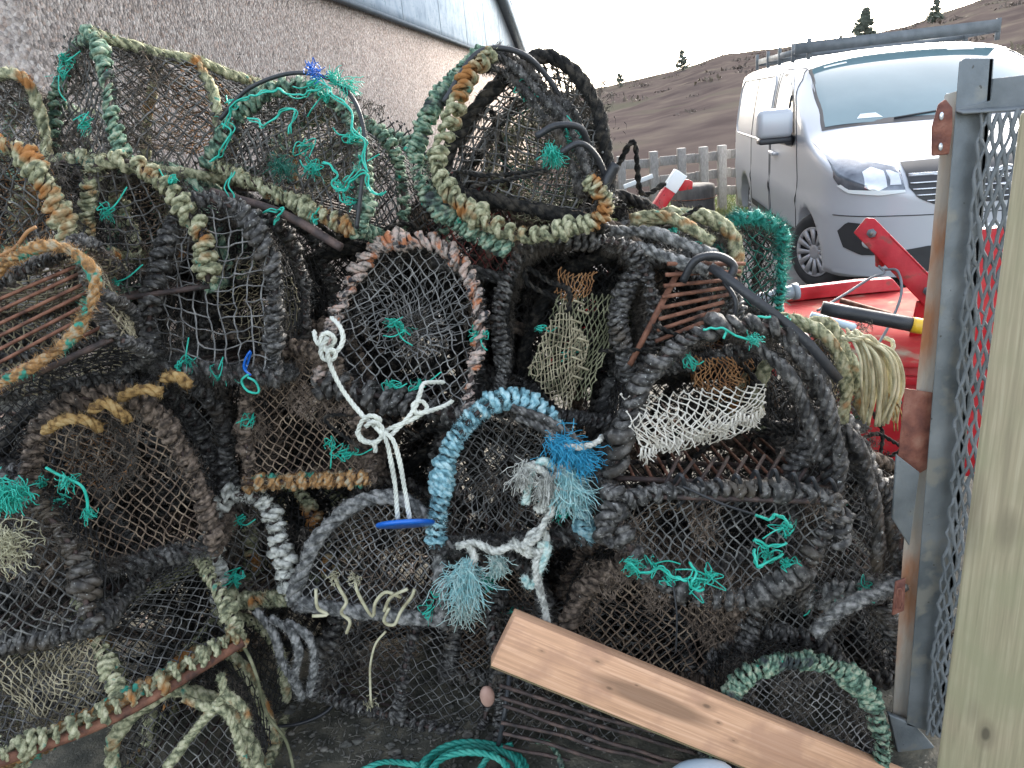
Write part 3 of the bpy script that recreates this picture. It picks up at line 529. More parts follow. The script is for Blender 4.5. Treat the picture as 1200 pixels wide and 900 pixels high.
# side glass and mouldings on both sides
for sg in (-1, 1):
    S = side(sg)
    dw = [(1.52, 1.26), (1.70, 1.48), (1.95, 1.68), (2.08, 1.74), (2.30, 1.77), (2.38, 1.72), (2.40, 1.24), (2.3, 1.20), (1.6, 1.20)]
    g = G(); patch(g, S, [(1.45, 1.22), (1.66, 1.5), (1.92, 1.71), (2.06, 1.775), (2.33, 1.80), (2.42, 1.75), (2.44, 1.2), (2.3, 1.16), (1.55, 1.16)], .002, 30); wf = build(g, 'window_surround', 'plasticblack', van, smooth=True)
    g = G(); patch(g, S, dw, .005, 30); build(g, 'side_window', 'darkglass', van, smooth=True)
    g = G(); strip(g, S, [(1.83, 1.21), (1.85, 1.60)], .03, .004); build(g, 'window_divider', 'plasticblack', wf)
    g = G()
    strip(g, S, [(1.36, .44), (1.30, .9), (1.38, 1.20), (1.60, 1.5), (1.86, 1.72), (2.05, 1.82), (2.42, 1.84), (2.50, 1.7), (2.51, .9), (2.49, .40), (1.38, .38)], .009)
    strip(g, S, [(2.56, .38), (2.57, 1.84), (4.0, 1.86)], .008); strip(g, S, [(3.62, .4), (3.64, 1.85)], .008); strip(g, S, [(2.47, .38), (3.6, .38)], .01)
    build(g, 'door_seam', 'plasticblack', van)
    g = G(); pts = [(2.66, 1.20), (2.66, 1.72), (2.74, 1.79), (4.60, 1.78), (4.72, 1.70), (4.72, 1.25), (4.6, 1.17), (2.74, 1.15), (2.66, 1.20)]; strip(g, S, pts, .022, .004); build(g, 'panel_moulding', 'silver', van, smooth=True)
    g = G(); patch(g, S, [(2.5, .40), (3.55, .40), (3.55, .47), (2.5, .46)], .012, 12); patch(g, S, [(1.2, .38), (2.4, .38), (2.4, .46), (1.2, .46)], .012, 12); build(g, 'sill_trim', 'plasticblack', van)
    g = G(); g.bar(S(2.18, 1.06) + A_(0, sg * .03, 0), S(2.38, 1.07) + A_(0, sg * .03, 0), .03, .035); g.bar(S(2.16, 1.06) - A_(0, sg * .01, 0), S(2.16, 1.06) + A_(0, sg * .035, 0), .04, .03); build(g, 'door_handle', 'silver', van, bevel=.01)
    g = G(); c = S(1.50, 1.26) + A_(.05, sg * .17, .12); g.box(c, .16, .27, .25, Y=(.05, 1, 0)); mr_ = build(g, 'wing_mirror', 'silver', van, bevel=.045, smooth=True)
    g = G(); g.box(c + A_(0, 0, -.145), .15, .25, .05); g.bar(S(1.58, 1.20), c + A_(0, -sg * .08, -.11), .08, .07); build(g, 'mirror_arm', 'plasticblack', mr_, bevel=.015)
    # headlight wraps round the corner
    Fr = front; g = G(); hl = [(.555, .90), (.56, 1.045), (.70, 1.09), (.82, 1.15), (.90, 1.21), (.94, 1.24), (.93, 1.0), (.90, .93), (.86, .90), (.70, .885)]
    def FS(y, z, sg=sg): return L3(front_s(y, z, 1.0), sg * y, z)
    patch(g, FS, hl, .006, 26); h_ = build(g, 'headlight', 'lamp', van, smooth=True)
    g = G(); patch(g, FS, [(0.66, 0.93), (0.66, 1.03), (0.72, 1.06), (0.78, 1.03), (0.78, 0.93), (0.72, 0.9)], .010, 12); patch(g, FS, [(0.58, 0.94), (0.58, 1.01), (0.64, 1.04), (0.645, 0.94)], .010, 8); build(g, 'lamp_reflector', 'lens', h_, smooth=True)
    g = G(); patch(g, FS, [(0.56, 0.89), (0.56, 0.905), (0.86, 0.915), (0.9, 0.96), (0.91, 0.94), (0.86, 0.89), (0.7, 0.875)], .012, 20); build(g, 'light_strip', 'paper', h_)
    g = G(); patch(g, FS, [(0.6, 0.44), (0.6, 0.52), (0.7, 0.66), (0.86, 0.675), (0.9, 0.6), (0.87, 0.48), (0.78, 0.43)], .006, 20); fr_ = build(g, 'fog_lamp_recess', 'plasticblack', van)
    g = G(); c = FS(np.array(.74), np.array(.53)); blob(g, c, .035, .05, .05); build(g, 'fog_lamp', 'lens', fr_, smooth=True)
g = G(); patch(g, front, [(-0.54, 1.08), (-0.54, 0.92), (-0.48, 0.84), (-0.38, 0.79), (0.38, 0.79), (0.48, 0.84), (0.54, 0.92), (0.54, 1.08), (0.3, 1.085), (-0.3, 1.085)], .006, 40); gr_ = build(g, 'grille', 'plasticblack', van)
for z, h, x in ((1.0, .028, .53), (.95, .011, .53), (.908, .011, .52), (.866, .011, .5), (.825, .011, .44)):
    g = G(); yy = np.linspace(-x, x, 30); P = front(yy, np.full(30, z)) + A_(.012, 0, 0)
    for dz in np.linspace(-h / 2 + .005, h / 2 - .005, max(1, int(h / .008))): g.tube(P + A_(0, 0, dz), .0065, 6)
    build(g, 'grille_bar', 'chrome', gr_, smooth=True)
g = G(); q = front(np.array(0.), np.array(.97)); a = np.linspace(0, 2 * PI, 25); g.tube(np.stack([np.full(25, q[0] + .028), .065 * np.cos(a), .97 + .065 * np.sin(a)], 1), .008, 6); g.box((q[0] + .02, 0, .97), .01, .09, .02); build(g, 'badge', 'chrome', gr_)
g = G(); patch(g, front, [(-.56, .31), (-.56, .47), (-.4, .50), (.4, .50), (.56, .47), (.56, .31)], .006, 30); build(g, 'lower_intake', 'plasticblack', van)
g = G(); patch(g, front, [(-.9, .27), (-.9, .305), (.9, .305), (.9, .27)], .012, 40); build(g, 'bumper_lip', 'silver', van)
g = G(); patch(g, front, [(-.26, .53), (-.26, .64), (.26, .64), (.26, .53)], .016, 12); build(g, 'number_plate', 'paper', van)
g = G(); strip(g, front, [(-.93, .72), (-.6, .725), (0, .72), (.6, .725), (.93, .72)], .008); build(g, 'bumper_seam', 'plasticblack', van)
# roof rack
rk = G(); build_r = []
zr = 1.965
for sg in (-1, 1):
    g = G(); g.bar((FO - 2.15, sg * .74, zr + .03), (FO - 4.85, sg * .72, zr + .03), .03, .06); build(g, 'rack_rail', 'galvdull', van)
    for s in (2.15, 2.8, 3.45, 4.1, 4.8):
        g = G(); g.bar((FO - s, sg * .74, 1.9), (FO - s, sg * .74, zr + .12), .03, .03, (1, 0, 0)); build(g, 'rack_upright', 'galvdull', van)
g = G(); g.bar((FO - 2.12, -.86, zr + .04), (FO - 2.12, .74, zr + .06), .012, .10); g.bar((FO - 2.14, -.86, zr + .0), (FO - 2.14, .74, zr + .02), .05, .012); build(g, 'rack_crossbar', 'galvdull', van)
for s in (2.8, 3.45, 4.1, 4.8):
    g = G(); g.bar((FO - s, -.72, zr), (FO - s, .72, zr), .04, .04); build(g, 'rack_crossbar', 'galvdull', van)
def ring_surface(g, prof, cx, cy, cz, sg, n=40, squash=None):
    a = np.arange(n) * 2 * PI / n; V = np.array([[(cx + r_ * math.cos(t), cy + sg * y, cz + r_ * math.sin(t)) for t in a] for y, r_ in prof]); k = len(prof); idx = np.arange(k * n).reshape(k, n); nx = np.roll(idx, -1, 1)
    g.add(V, [np.stack([idx[:-1], nx[:-1], nx[1:], idx[1:]], -1).reshape(-1, 4)]); return g
for wx, wy in wheels:
    sg = np.sign(wy); g = G(); ring_surface(g, [(-.10, .2), (-.10, .30), (-.07, .325), (.07, .325), (.10, .305), (.105, .27), (.10, .215), (.07, .2)], wx, wy, .325, sg); wh = build(g, 'wheel', 'tyre', van, smooth=True)
    if wx == 0:
        wh['turned'] = 1
    g = G(); ring_surface(g, [(.095, .215), (.085, .205), (.06, .19), (.045, .05), (.06, .045), (.065, .001)], wx, wy, .325, sg); build(g, 'rim', 'plasticblack', wh)
    g = G(); ring_surface(g, [(.105, .212), (.11, .2), (.10, .185), (.09, .185)], wx, wy, .325, sg); ring_surface(g, [(.07, .075), (.10, .07), (.108, .04), (.108, .001)], wx, wy, .325, sg)
    for i in range(12):
        t = i * PI / 6 + .1; c, s = math.cos(t), math.sin(t); g.prism([(wx + r_ * c - q * s, wy + sg * (.100 if r_ > .1 else .092), .325 + r_ * s + q * c) for r_, q in ((.06, -.012), (.195, -.026), (.195, .026), (.06, .012))], (0, sg * .012, 0))
    build(g, 'wheel_cover', 'alloy', wh, smooth=False)
    if wx == 0:
        del wh['turned']; ca, sa = math.cos(.42), math.sin(.42)
        for q in [wh] + list(wh.children):
            V = np.empty(len(q.data.vertices) * 3); q.data.vertices.foreach_get('co', V); V = V.reshape(-1, 3); V[:, 1] -= wy; V[:, :2] = np.stack([V[:, 0] * ca - V[:, 1] * sa, V[:, 0] * sa + V[:, 1] * ca], 1); V[:, 1] += wy + sg * .03; q.data.vertices.foreach_set('co', V.ravel()); q.data.update()
g = G(); g.box((-1.55, 0, .33), 4.3, 1.3, .22); build(g, 'underbody', 'plasticblack', van)
# ------------------------------------------------------------------ red farm implement
im = empty('farm_implement', tuple(onz(1040, 380, 0)), 'red steel implement with flat deck and raised hitch arm before the van', 'implement')
io = np.array(im.location)
def fl(*pts): return [np.asarray(p, float) - io for p in pts]
ZD = .60
dp = [onz(918, 352, ZD), onz(1000, 342, ZD), onz(1150, 330, ZD), onz(1180, 430, ZD), onz(1030, 428, ZD), onz(925, 420, ZD)]
g = G(); g.prism(fl(*dp), (0, 0, -.012)); build(g, 'deck', 'dirtyred', im)
g = G(); g.prism(fl(dp[0], dp[1], dp[1] + A_(.25, -.03, -.0), dp[1] + A_(.2, 0, .07), dp[1] + A_(0, 0, .075), dp[0] + A_(0, 0, .075)), (-.01, -.06, 0)); build(g, 'back_lip', 'red', im, bevel=.01)
a, b = dp[5], dp[3]; g = G(); g.prism(fl(a + A_(0, 0, -.012), b + A_(0, 0, -.012), b + A_(0, 0, -.50), a + A_(0, 0, -.50)), (0, .02, 0)); build(g, 'front_skirt', 'red', im, bevel=.004)
g = G(); n_ = nrm(b - a); g.bar(*fl(a + A_(0, -.02, -.07), b + A_(0, -.02, -.07)), .035, .035); build(g, 'edge_bar', 'red', im, bevel=.004)
for f in (.08, .5, .92):
    g = G(); q = a + (b - a) * f + A_(0, .45, 0); g.bar(*fl(q + A_(0, 0, -.02), q + A_(0, 0, -.6)), .06, .06, (0, 1, 0)); build(g, 'leg', 'red', im)
# channel arm: two plates joined by a web
A1, A2 = at(1018, 270, 3.55), at(1098, 352, 3.30); ax = nrm(A2 - A1); vw = nrm((A1 + A2) / 2 - CAM); pr = nrm(np.cross(ax, vw)); th = nrm(np.cross(ax, pr))
pr = pr if pr[2] > 0 else -pr; hh = .052
def arm(p, q, wv, o): return fl(p - ax * .045 + wv * hh * .55, p - ax * .015 + wv * hh, q + wv * hh, q - wv * hh, p - ax * .03 - wv * hh)
g = G(); g.prism(np.array(arm(A1, A2, pr, 0)) - th * .035, th * .012); g.prism(np.array(arm(A1, A2, pr, 0)) + th * .035, th * .012); g.prism(fl(A1 + ax * .09 + pr * hh, A2 + pr * hh, A2 + pr * (hh - .01), A1 + ax * .09 + pr * (hh - .01)), th * .05); build(g, 'hitch_arm', 'red', im, bevel=.004)
for q in (A1 + ax * .03, A2 - ax * .05):
    for sg in (-1, 1):
        g = G(); c = q + th * (.048 * sg) - io; k = 6; t = np.arange(k) * PI / 3; g.prism([c + (ax * math.cos(x) + pr * math.sin(x)) * .021 for x in t], th * .018 * sg); g.prism([c + (ax * math.cos(x) + pr * math.sin(x)) * .012 for x in t], th * .035 * sg); build(g, 'bolt', 'galv', im)
g = G(); q = at(1076, 385, 3.38); g.bar(*fl(q + A_(0, 0, -.12), A2 + A_(-.03, .02, 0)), .10, .012, (0, 1, 0)); g.bar(*fl(q + A_(.09, 0, -.12), A2 + A_(.05, .02, 0)), .012, .10, (0, 1, 0)); build(g, 'upright_plate', 'red', im, bevel=.003)
g = G(); q = at(1032, 300, 3.5); g.bar(*fl(q + A_(-.01, 0, .05), q + A_(0, 0, -.05)), .035, .03, (0, 1, 0)); build(g, 'lug', 'red', im, bevel=.006)
g = G(); q = A_(*at(1140, 420, 3.1)); g.bar(*fl(A_(q[0], q[1], .1), A_(q[0], q[1], 1.12)), .14, .05, (0, 1, 0)); g.bar(*fl(A_(q[0] - .02, q[1], 1.0), A2 + A_(0, 0, -.02)), .06, .06); build(g, 'mast', 'red', im, bevel=.005)
g = G(); g.bar(*fl(at(985, 352, 3.55), at(1075, 378, 3.3)), .02, .02); build(g, 'brace', 'rust', im)
g = G(); P = spline([at(1030, 312, 3.46), at(1036, 320, 3.4), at(1020, 326, 3.4), at(990, 345, 3.3), at(958, 364, 3.2)], .01); g.tube(P - io, .006, 6); P = spline([at(1036, 316, 3.44), at(1052, 318, 3.35), at(1056, 345, 3.25), at(1040, 385, 3.15), at(1015, 424, 3.05)], .01); g.tube(P - io, .006, 6); build(g, 'cable', 'galvdull', im, smooth=True)
# tube lying on the deck
e = empty('tube', tuple(at(1000, 368, 3.02)), 'black tube with yellow end cap lying across the red deck', 'tube'); eo = np.array(e.location)
a, b = at(963, 361, 3.06), at(1072, 381, 2.94); g = G(); g.tube(np.linspace(a, b, 6) - eo, .029, 14); build(g, 'sleeve', 'rubber', e, smooth=True)
d = nrm(b - a); g = G(); g.tube(np.linspace(b - d * .012, b + d * .03, 4) - eo, .0315, 14); build(g, 'end_cap', 'yellowcap', e, smooth=True)
g = G(); g.tube(np.linspace(at(950, 370, 2.96), at(1002, 384, 2.92), 5) - eo, .016, 10); build(g, 'label_tube', 'paleplastic', e, smooth=True)
e = empty('pipe_socket', tuple(at(922, 345, 2.8)), 'short grey plastic pipe socket poking up behind the pots', 'pipe'); eo = np.array(e.location); a, b = at(908, 346, 2.8), at(935, 341, 2.8); g = G(); g.tube(np.linspace(a, b, 5) - eo, .026, 14); g.tube(np.linspace(b - nrm(b - a) * .02, b, 3) - eo, .031, 14); build(g, 'socket', 'greyplastic', e, smooth=True)
g = G(); g.tube(np.linspace(a - nrm(b - a) * .25, a, 4) - eo, .022, 12); build(g, 'pipe', 'greyplastic', e, smooth=True)
# red post beyond the pile
pt, pb = at(797, 203, 5.0), at(762, 256, 5.0); d = nrm(pb - pt); base = pt + d * (pt[2] / -d[2]); e = empty('steel_post', tuple(base), 'leaning red square steel post in front of the grey stump', 'post')
g = G(); g.bar(base * 0, pt - base, .075, .075, (0, -1, 0)); build(g, 'shaft', 'red', e, bevel=.004)
g = G(); g.bar(pt - base - d * .005, pt - base + d * .12, .082, .082, (0, -1, 0)); build(g, 'pale_cap', 'paper', e, bevel=.004)
e['label'] = 'leaning red square steel post in front of the grey stump'
q = at(802, 214, 4.97) - base; g = G(); g.prism([q + A_(-.05, 0, .03), q + A_(.03, 0, .015), q + A_(.055, 0, -.0), q + A_(.05, 0, -.045), q + A_(-.03, 0, -.05), q + A_(-.06, 0, -.02)], (0, .02, 0)); build(g, 'tab', 'red', e, bevel=.003)
# ------------------------------------------------------------------ gate
YG = 1.62; vg = nrm(at(1095, 450, 1.62) - CAM)
gt = empty('mesh_gate', tuple(A_(*onz(1062, 862, 0))), 'galvanised steel gate with expanded mesh beside the timber post', 'gate'); go = np.array(gt.location)
gp = lambda x, y, Y=YG: at(x, y, Y) - go
T1, T2, B1, B2 = gp(1125, 70), gp(1161, 68), gp(1068, 852), gp(1112, 870)
upg = nrm((T1 + T2) / 2 - (B1 + B2) / 2); rg = nrm(np.cross(upg, A_(0, 1, 0))); rg = rg if rg[0] > 0 else -rg; ng = nrm(np.cross(rg, upg)); ng = ng if ng[1] < 0 else -ng   # ng faces the camera
g = G(); g.prism([gp(1124, 72), gp(1131, 68), gp(1165, 68), gp(1142, 400), gp(1105, 862), gp(1062, 850), gp(1098, 400)], vg * .006); g.prism([gp(1165, 68), gp(1159, 68), gp(1099, 862), gp(1105, 862)], vg * .05); stile = build(g, 'stile', 'galv', gt, bevel=.002)
g = G(); g.prism([gp(1163, 92) + ng * .004, gp(1270, 80) + ng * .004, gp(1270, 121) + ng * .004, gp(1120, 131) + ng * .004, gp(1120, 127) + ng * .004, gp(1160, 118) + ng * .004], -ng * .006); g.prism([gp(1118, 128) + ng * .004, gp(1272, 119) + ng * .004, gp(1272, 122) + ng * .03, gp(1118, 131) + ng * .03], (0, 0, -.005)); build(g, 'top_rail', 'galvdull', gt, bevel=.002)
g = G(); g.prism([gp(1042, 838), gp(1072, 850), gp(1130, 915), gp(1060, 915)], -ng * .02); build(g, 'foot_plate', 'galv', gt, bevel=.003)
# expanded mesh panel runs back behind the timber post
g = G(); o0 = gp(1148, 128, YG - .02); u_ = gp(1230, 120, YG - .05) - o0; v_ = gp(1086, 862, YG - .02) - o0
lattice(g, lambda u, v: o0 + u[:, None] * u_ * 1.6 + v[:, None] * v_, 11, 46, r=.0042, diamond=True, jit=.04, seed=3, knots=False, sides=4, keep=lambda u, v: u > -1); build(g, 'mesh_panel', 'galvdull', gt)
e = empty('rusty_post', tuple(A_(*onz(1050, 850, 0))), 'rust streaked steel gatepost with bolted latch plates', 'gatepost'); eo = np.array(e.location); rp = lambda x, y, Y=YG + .03: at(x, y, Y) - eo
g = G(); g.prism([rp(1107, 110), rp(1122, 106), rp(1130, 116), rp(1118, 300), rp(1108, 440), rp(1092, 640), rp(1074, 862), rp(1044, 862), rp(1057, 660), rp(1075, 440), rp(1090, 300)], vg * .05); build(g, 'shaft', 'rustpost', e, bevel=.003)
g = G(); g.prism([rp(1093, 460, YG + .02), rp(1060, 455, YG + .02), rp(1052, 538, YG + .02), rp(1075, 556, YG + .02), rp(1086, 550, YG + .02)], vg * .045); build(g, 'rusty_sleeve', 'rustplate', e, bevel=.002)
g = G(); g.prism([rp(1051, 533, YG), rp(1078, 554, YG), rp(1066, 640, YG), rp(1046, 608, YG)], (0, .008, 0)); build(g, 'bracket', 'galv', e, bevel=.002)
g = G(); g.prism([rp(1093, 183, YG - .01), rp(1093, 150, YG - .01), rp(1101, 122, YG - .01), rp(1109, 116, YG - .01), rp(1117, 126, YG - .01), rp(1117, 150, YG - .01), rp(1113, 181, YG - .01)], (0, .008, 0)); lp = build(g, 'latch_plate', 'rustplate', e, bevel=.003)
for y in (136, 172):
    g = G(); t = np.arange(10) * 2 * PI / 10; c = rp(1103 if y < 150 else 1102, y, YG - .013); g.prism([c + rg * math.cos(x) * .004 + upg * math.sin(x) * .008 for x in t], (0, -.002, 0)); build(g, 'slot', 'lens', lp)
g = G(); g.prism([rp(1050, 683, YG), rp(1062, 678, YG), rp(1060, 716, YG), rp(1046, 722, YG)], (0, .008, 0)); build(g, 'latch_plate', 'rustplate', e, bevel=.003)
g = G(); g.tube(spline([rp(1052, 690, YG - .01), rp(1057, 692, YG - .012), rp(1056, 712, YG - .012), rp(1050, 712, YG - .01), rp(1052, 690, YG - .01)], .003), .0022, 5); build(g, 'ring', 'rustplate', e)
# timber post nearest the camera
YT = 1.12
e = empty('timber_post', tuple(A_(*(lambda p: (p[0], p[1], 0))(at(1150, 500, YT + .05)))), 'square pale green treated timber post at the right edge', 'post'); eo = np.array(e.location)
a1, a2 = at(1196, 131, YT), at(1097, 905, YT); ax = nrm(a1 - a2); bot = a1 - ax * (a1[2] / ax[2]); rt = nrm(np.cross(ax, A_(0, 1, 0))); rt = rt if rt[0] > 0 else -rt; dp_ = nrm(np.cross(rt, ax)); dp_ = dp_ if dp_[1] > 0 else -dp_
rt = nrm(rt * math.cos(.62) - dp_ * math.sin(.62)); dp_ = nrm(np.cross(ax, rt)); dp_ = dp_ if dp_[1] > 0 else -dp_
g = G(); hp = np.linalg.norm(a1 - bot); g.box((a1 + bot) / 2 + rt * .08 + dp_ * .06 - eo, .16, hp, .12, rt, ax, dp_); build(g, 'shaft', 'post', e, bevel=.006)
# plank
e = empty('plank', tuple(A_(*onz(1040, 905, 0))), 'pinkish sawn timber plank leaning against the pots in front', 'plank'); eo = np.array(e.location)
a1, a2 = at(604, 722, 1.60), at(1075, 915, 1.52); b1 = at(597, 796, 1.575)
ax = nrm(a2 - a1); dn = b1 - a1; dn = nrm(dn - ax * (dn @ ax)); nn_ = nrm(np.cross(ax, dn)); nn_ = nn_ if nn_[1] > 0 else -nn_; wd = .150; ln = np.linalg.norm(a2 - a1) + .05; thk = .045
ax3 = -ax if False else ax
mw = Matrix(((ax[0], nn_[0], -dn[0], a1[0]), (ax[1], nn_[1], -dn[1], a1[1]), (ax[2], nn_[2], -dn[2], a1[2]), (0, 0, 0, 1))); e.matrix_world = mw
g = G(); g.box((ln / 2, thk / 2 + .001, -wd / 2), ln, thk - .002, wd - .002); build(g, 'board', 'plank', e, bevel=.0025)
g = G(); g.box((ln / 2, thk / 2, -wd - .0005), ln - .002, thk, .003); build(g, 'mouldy_edge', 'plankedge', e)
for x, z in ((.30, -.035), (.36, -.09), (.55, -.05), (.17, -.08), (.72, -.03)):
    pass
# pebbles on the ground
g = G()
for i in range(520):
    x, y = rng.uniform(300, 640), rng.uniform(790, 905); p = onz(x, y); s = rng.uniform(.002, .009) * (2 if rng.random() < .06 else 1); blob(g, p + A_(0, 0, s * .2), s, s * rng.uniform(.6, 1), s * .45, 7, 4, rough=s * .12)
for i in range(420):                                               # splinters, shell bits and twine ends
    x, y = rng.uniform(280, 700), rng.uniform(800, 905); p = onz(x, y); a = rng.uniform(0, PI); d = A_(math.cos(a), math.sin(a), .05) * rng.uniform(.004, .022); g.tube(np.array([p - d + A_(0, 0, .003), p + A_(0, 0, .006), p + d + A_(0, 0, .003)]), rng.uniform(.0008, .0022), 4)
for i in range(26):
    p = onz(rng.uniform(300, 620), rng.uniform(815, 900)); s = rng.uniform(.010, .024); blob(g, p + A_(0, 0, s * .15), s, s * rng.uniform(.5, .9), s * .28, 9, 5, rough=s * .18)
tag(build(g, 'gravel', 'stone', smooth=True), 'scattered pebbles and grit on the damp ground', None, kind='stuff')
# ------------------------------------------------------------------ creels
PILE = 'old lobster creels heaped in the pile'
def mw_from(o, X, Y, Z): return Matrix(((X[0], Y[0], Z[0], o[0]), (X[1], Y[1], Z[1], o[1]), (X[2], Y[2], Z[2], o[2]), (0, 0, 0, 1)))
def poseF(a, b, c, L):
    """a, b: the two base corners of the near end, c: the top of its hoop, each (px, py, Y)"""
    a, b, c = at(*a), at(*b), at(*c); X = nrm(b - a); h = c - (a + b) / 2; h = h - X * (h @ X); Z = nrm(h); Y = np.cross(Z, X)
    return (a + b) / 2, X, Y, Z, float(np.linalg.norm(b - a)), float(np.linalg.norm(h)), L
def poseS(a, b, c, wd):
    """a, b: the ends of the near base edge, c: a point on the crest of the hoops"""
    a, b, c = at(*a), at(*b), at(*c); Y = nrm(b - a); h = c - (a + b) / 2; h = h - Y * (h @ Y); Z0 = nrm(h); X0 = np.cross(Y, Z0); Hh = np.linalg.norm(h)
    # tilt so that the crest sits half a width behind the near edge
    t = min(.95, wd / 2 / Hh); ang = math.asin(t); X = nrm(X0 * math.cos(ang) - Z0 * math.sin(ang)) if False else X0; Z = np.cross(X, Y)
    return a - X * wd / 2, X, Y, Z, wd, float(Hh), float(np.linalg.norm(b - a))
def poseB(a, b, c, hh):
    """the slatted base turned towards the camera; a, b its top corners, c the middle of its lower edge"""
    a, b, c = at(*a), at(*b), at(*c); X = nrm(b - a); v = c - (a + b) / 2; v = v - X * (v @ X); Y = nrm(v); Z = np.cross(X, Y)
    return (a + b) / 2, X, Y, Z, float(np.linalg.norm(b - a)), hh, float(np.linalg.norm(v))
def arch(w, h, n=60, p=2.3, t0=0, t1=PI):
    t = np.linspace(t1, t0, n); c, s = np.cos(t), np.sin(t)
    return w / 2 * np.sign(c) * np.abs(c) ** (2 / p), h * np.abs(s) ** (2 / p)
def archP(w, h, y, p, sd, bulge=.012):
    x, z = arch(w, h, 60, p); P = np.stack([x, np.full_like(x, y), z], 1); return wob(P, bulge, 5 / max(w, .3) * .5, sd)
def creel(pose, label, st, sd):
    org, X, Y, Z, w, h, L = pose
    name = st.get('name', 'lobster_creel')
    e = empty(name, label=label, cat='lobster creel', group=PILE, mw=mw_from(org, X, Y, Z))
    global rng; keep_rng = rng; rng = np.random.default_rng(sd * 13 + 5)
    p = st.get('p', 2.3); ropes = st.get('rope', 'dark'); ropes = ropes if isinstance(ropes, (list, tuple)) else [ropes]; kinds = st.get('kind', 'lash'); rr = st.get('rr', .011)
    nh = st.get('hoops', 3); ys = np.linspace(0, L, nh); hoops = [archP(w, h * (1 if i == 0 else rng.uniform(.9, 1.03)), y, p, sd * 7 + i) for i, y in enumerate(ys)]
    g = G()
    for H in hoops: g.tube(H, .0065, 6)
    c4 = [(-w / 2, 0, 0), (w / 2, 0, 0), (w / 2, L, 0), (-w / 2, L, 0)]
    for i in range(4): g.tube(np.linspace(c4[i], c4[(i + 1) % 4], 5), .0075, 6)
    build(g, 'frame', 'darkbar', e, smooth=True)
    ns = st.get('slats', 9); g = G()
    if ns:
        for i in range(1, ns):
            if st.get('slatdir', 'y') == 'y': x = -w / 2 + w * i / ns; g.tube(np.linspace((x, 0, .003), (x + rng.normal(0, .006), L, .003), 4), .0045, 5)
            else: y = L * i / ns; g.tube(np.linspace((-w / 2, y, .003), (w / 2, y + rng.normal(0, .006), .003), 4), .0045, 5)
        build(g, 'base_slats', st.get('slatmat', 'rust'), e, smooth=True)
    # netting over the hoops
    nm = st.get('net', 'net'); cell = st.get('cell', .027) * 1.3; nr = st.get('nr', .0017) * 1.12; low = st.get('low', False)
    per = float(np.sum(np.linalg.norm(np.diff(hoops[0], axis=0), axis=1)))
    HH = np.array(hoops)
    def cover(u, v):
        fi = u * (HH.shape[1] - 1); i0 = np.clip(fi.astype(int), 0, HH.shape[1] - 2); f = (fi - i0)[:, None]; fj = v * (nh - 1); j0 = np.clip(fj.astype(int), 0, nh - 2); k = (fj - j0)[:, None]
        P = (HH[j0, i0] * (1 - f) + HH[j0, i0 + 1] * f) * (1 - k) + (HH[j0 + 1, i0] * (1 - f) + HH[j0 + 1, i0 + 1] * f) * k
        sag = .07 * np.sin(PI * k[:, 0]) * (1 + .5 * np.sin(u * 7 + sd)); ctr = A_(0, 0, h * .25); P[:, 0] *= (1 - sag); P[:, 2] = ctr[2] + (P[:, 2] - ctr[2]) * (1 - sag); return P
    allP = []
    g = G(); allP.append(lattice(g, cover, int(per / cell), int(L / cell * (1.8 if st.get('dia', True) else 1)), nr, diamond=st.get('dia', True), seed=sd, amp=.008, miss=.02, sides=3)); build(g, 'netting', st.get('cov', 'netblack'), e)  # default cover is blackened to paint interior shade
    # near end panel
    def dface(yy, bul, sdd, mt, nme, c_=None, dia=None, r_=None):
        c_ = c_ or cell; g = G()
        def sf(u, v): x = (u - .5) * w * 1.02; z = v * h * 1.02; q = np.clip(1 - (np.abs(x) / (w / 2)) ** 2 - ((z - h * .4) / (h * .62)) ** 2, 0, 1); return np.stack([x, yy + bul * q + .006 * np.sin(x * 31 + sdd) * np.sin(z * 23), z], 1)
        def kp(u, v): x = np.abs((u - .5) * 2 * 1.02); z = np.clip(v * 1.02, 0, 2); return (x ** p + z ** p) < 1
        dd = st.get('dia', True) if dia is None else dia
        P = lattice(g, sf, int(w / c_), int(h / c_ * (1.8 if dd else 1)), r_ or nr * 1.05, diamond=dd, keep=kp, seed=sd + sdd, miss=.01)
        build(g, nme, mt, e); return P
    if st.get('end', True): allP.append(dface(.0, st.get('bulge', .03), 1, st.get('endnet', nm), 'end_netting', c_=st.get('endcell')))
    allP.append(dface(L, -.02, 2, 'netblack', 'end_netting', c_=.034))  # back panel blackened to stand for the shade behind the mesh
    # funnel eye hanging inside
    def funnel(c0, r0, c1, r1, mt, n=22, m_=12, rad=.0014, sq=1.0, nme='funnel'):
        c0, c1 = A_(*c0), A_(*c1); ax = nrm(c1 - c0); a_ = nrm(np.cross(ax, A_(0, 0, 1) if abs(ax[2]) < .9 else A_(1, 0, 0))); b_ = np.cross(ax, a_)
        def sf(u, v):
            t = u * 2 * PI; k = v[:, None]; q = (1 - k) ** 1.3; r_ = r1 + (r0 - r1) * q; return c0 + (c1 - c0) * k + r_ * (a_ * np.cos(t)[:, None] + b_ * sq * np.sin(t)[:, None]) + .008 * np.sin(t * 3 + sd)[:, None] * (1 - k) * ax
        g = G(); P = lattice(g, sf, n, m_, rad, seed=sd + 9, jit=.25); build(g, nme, mt, e); return P
    for fu in st.get('funnels', []): allP.append(funnel(*fu))
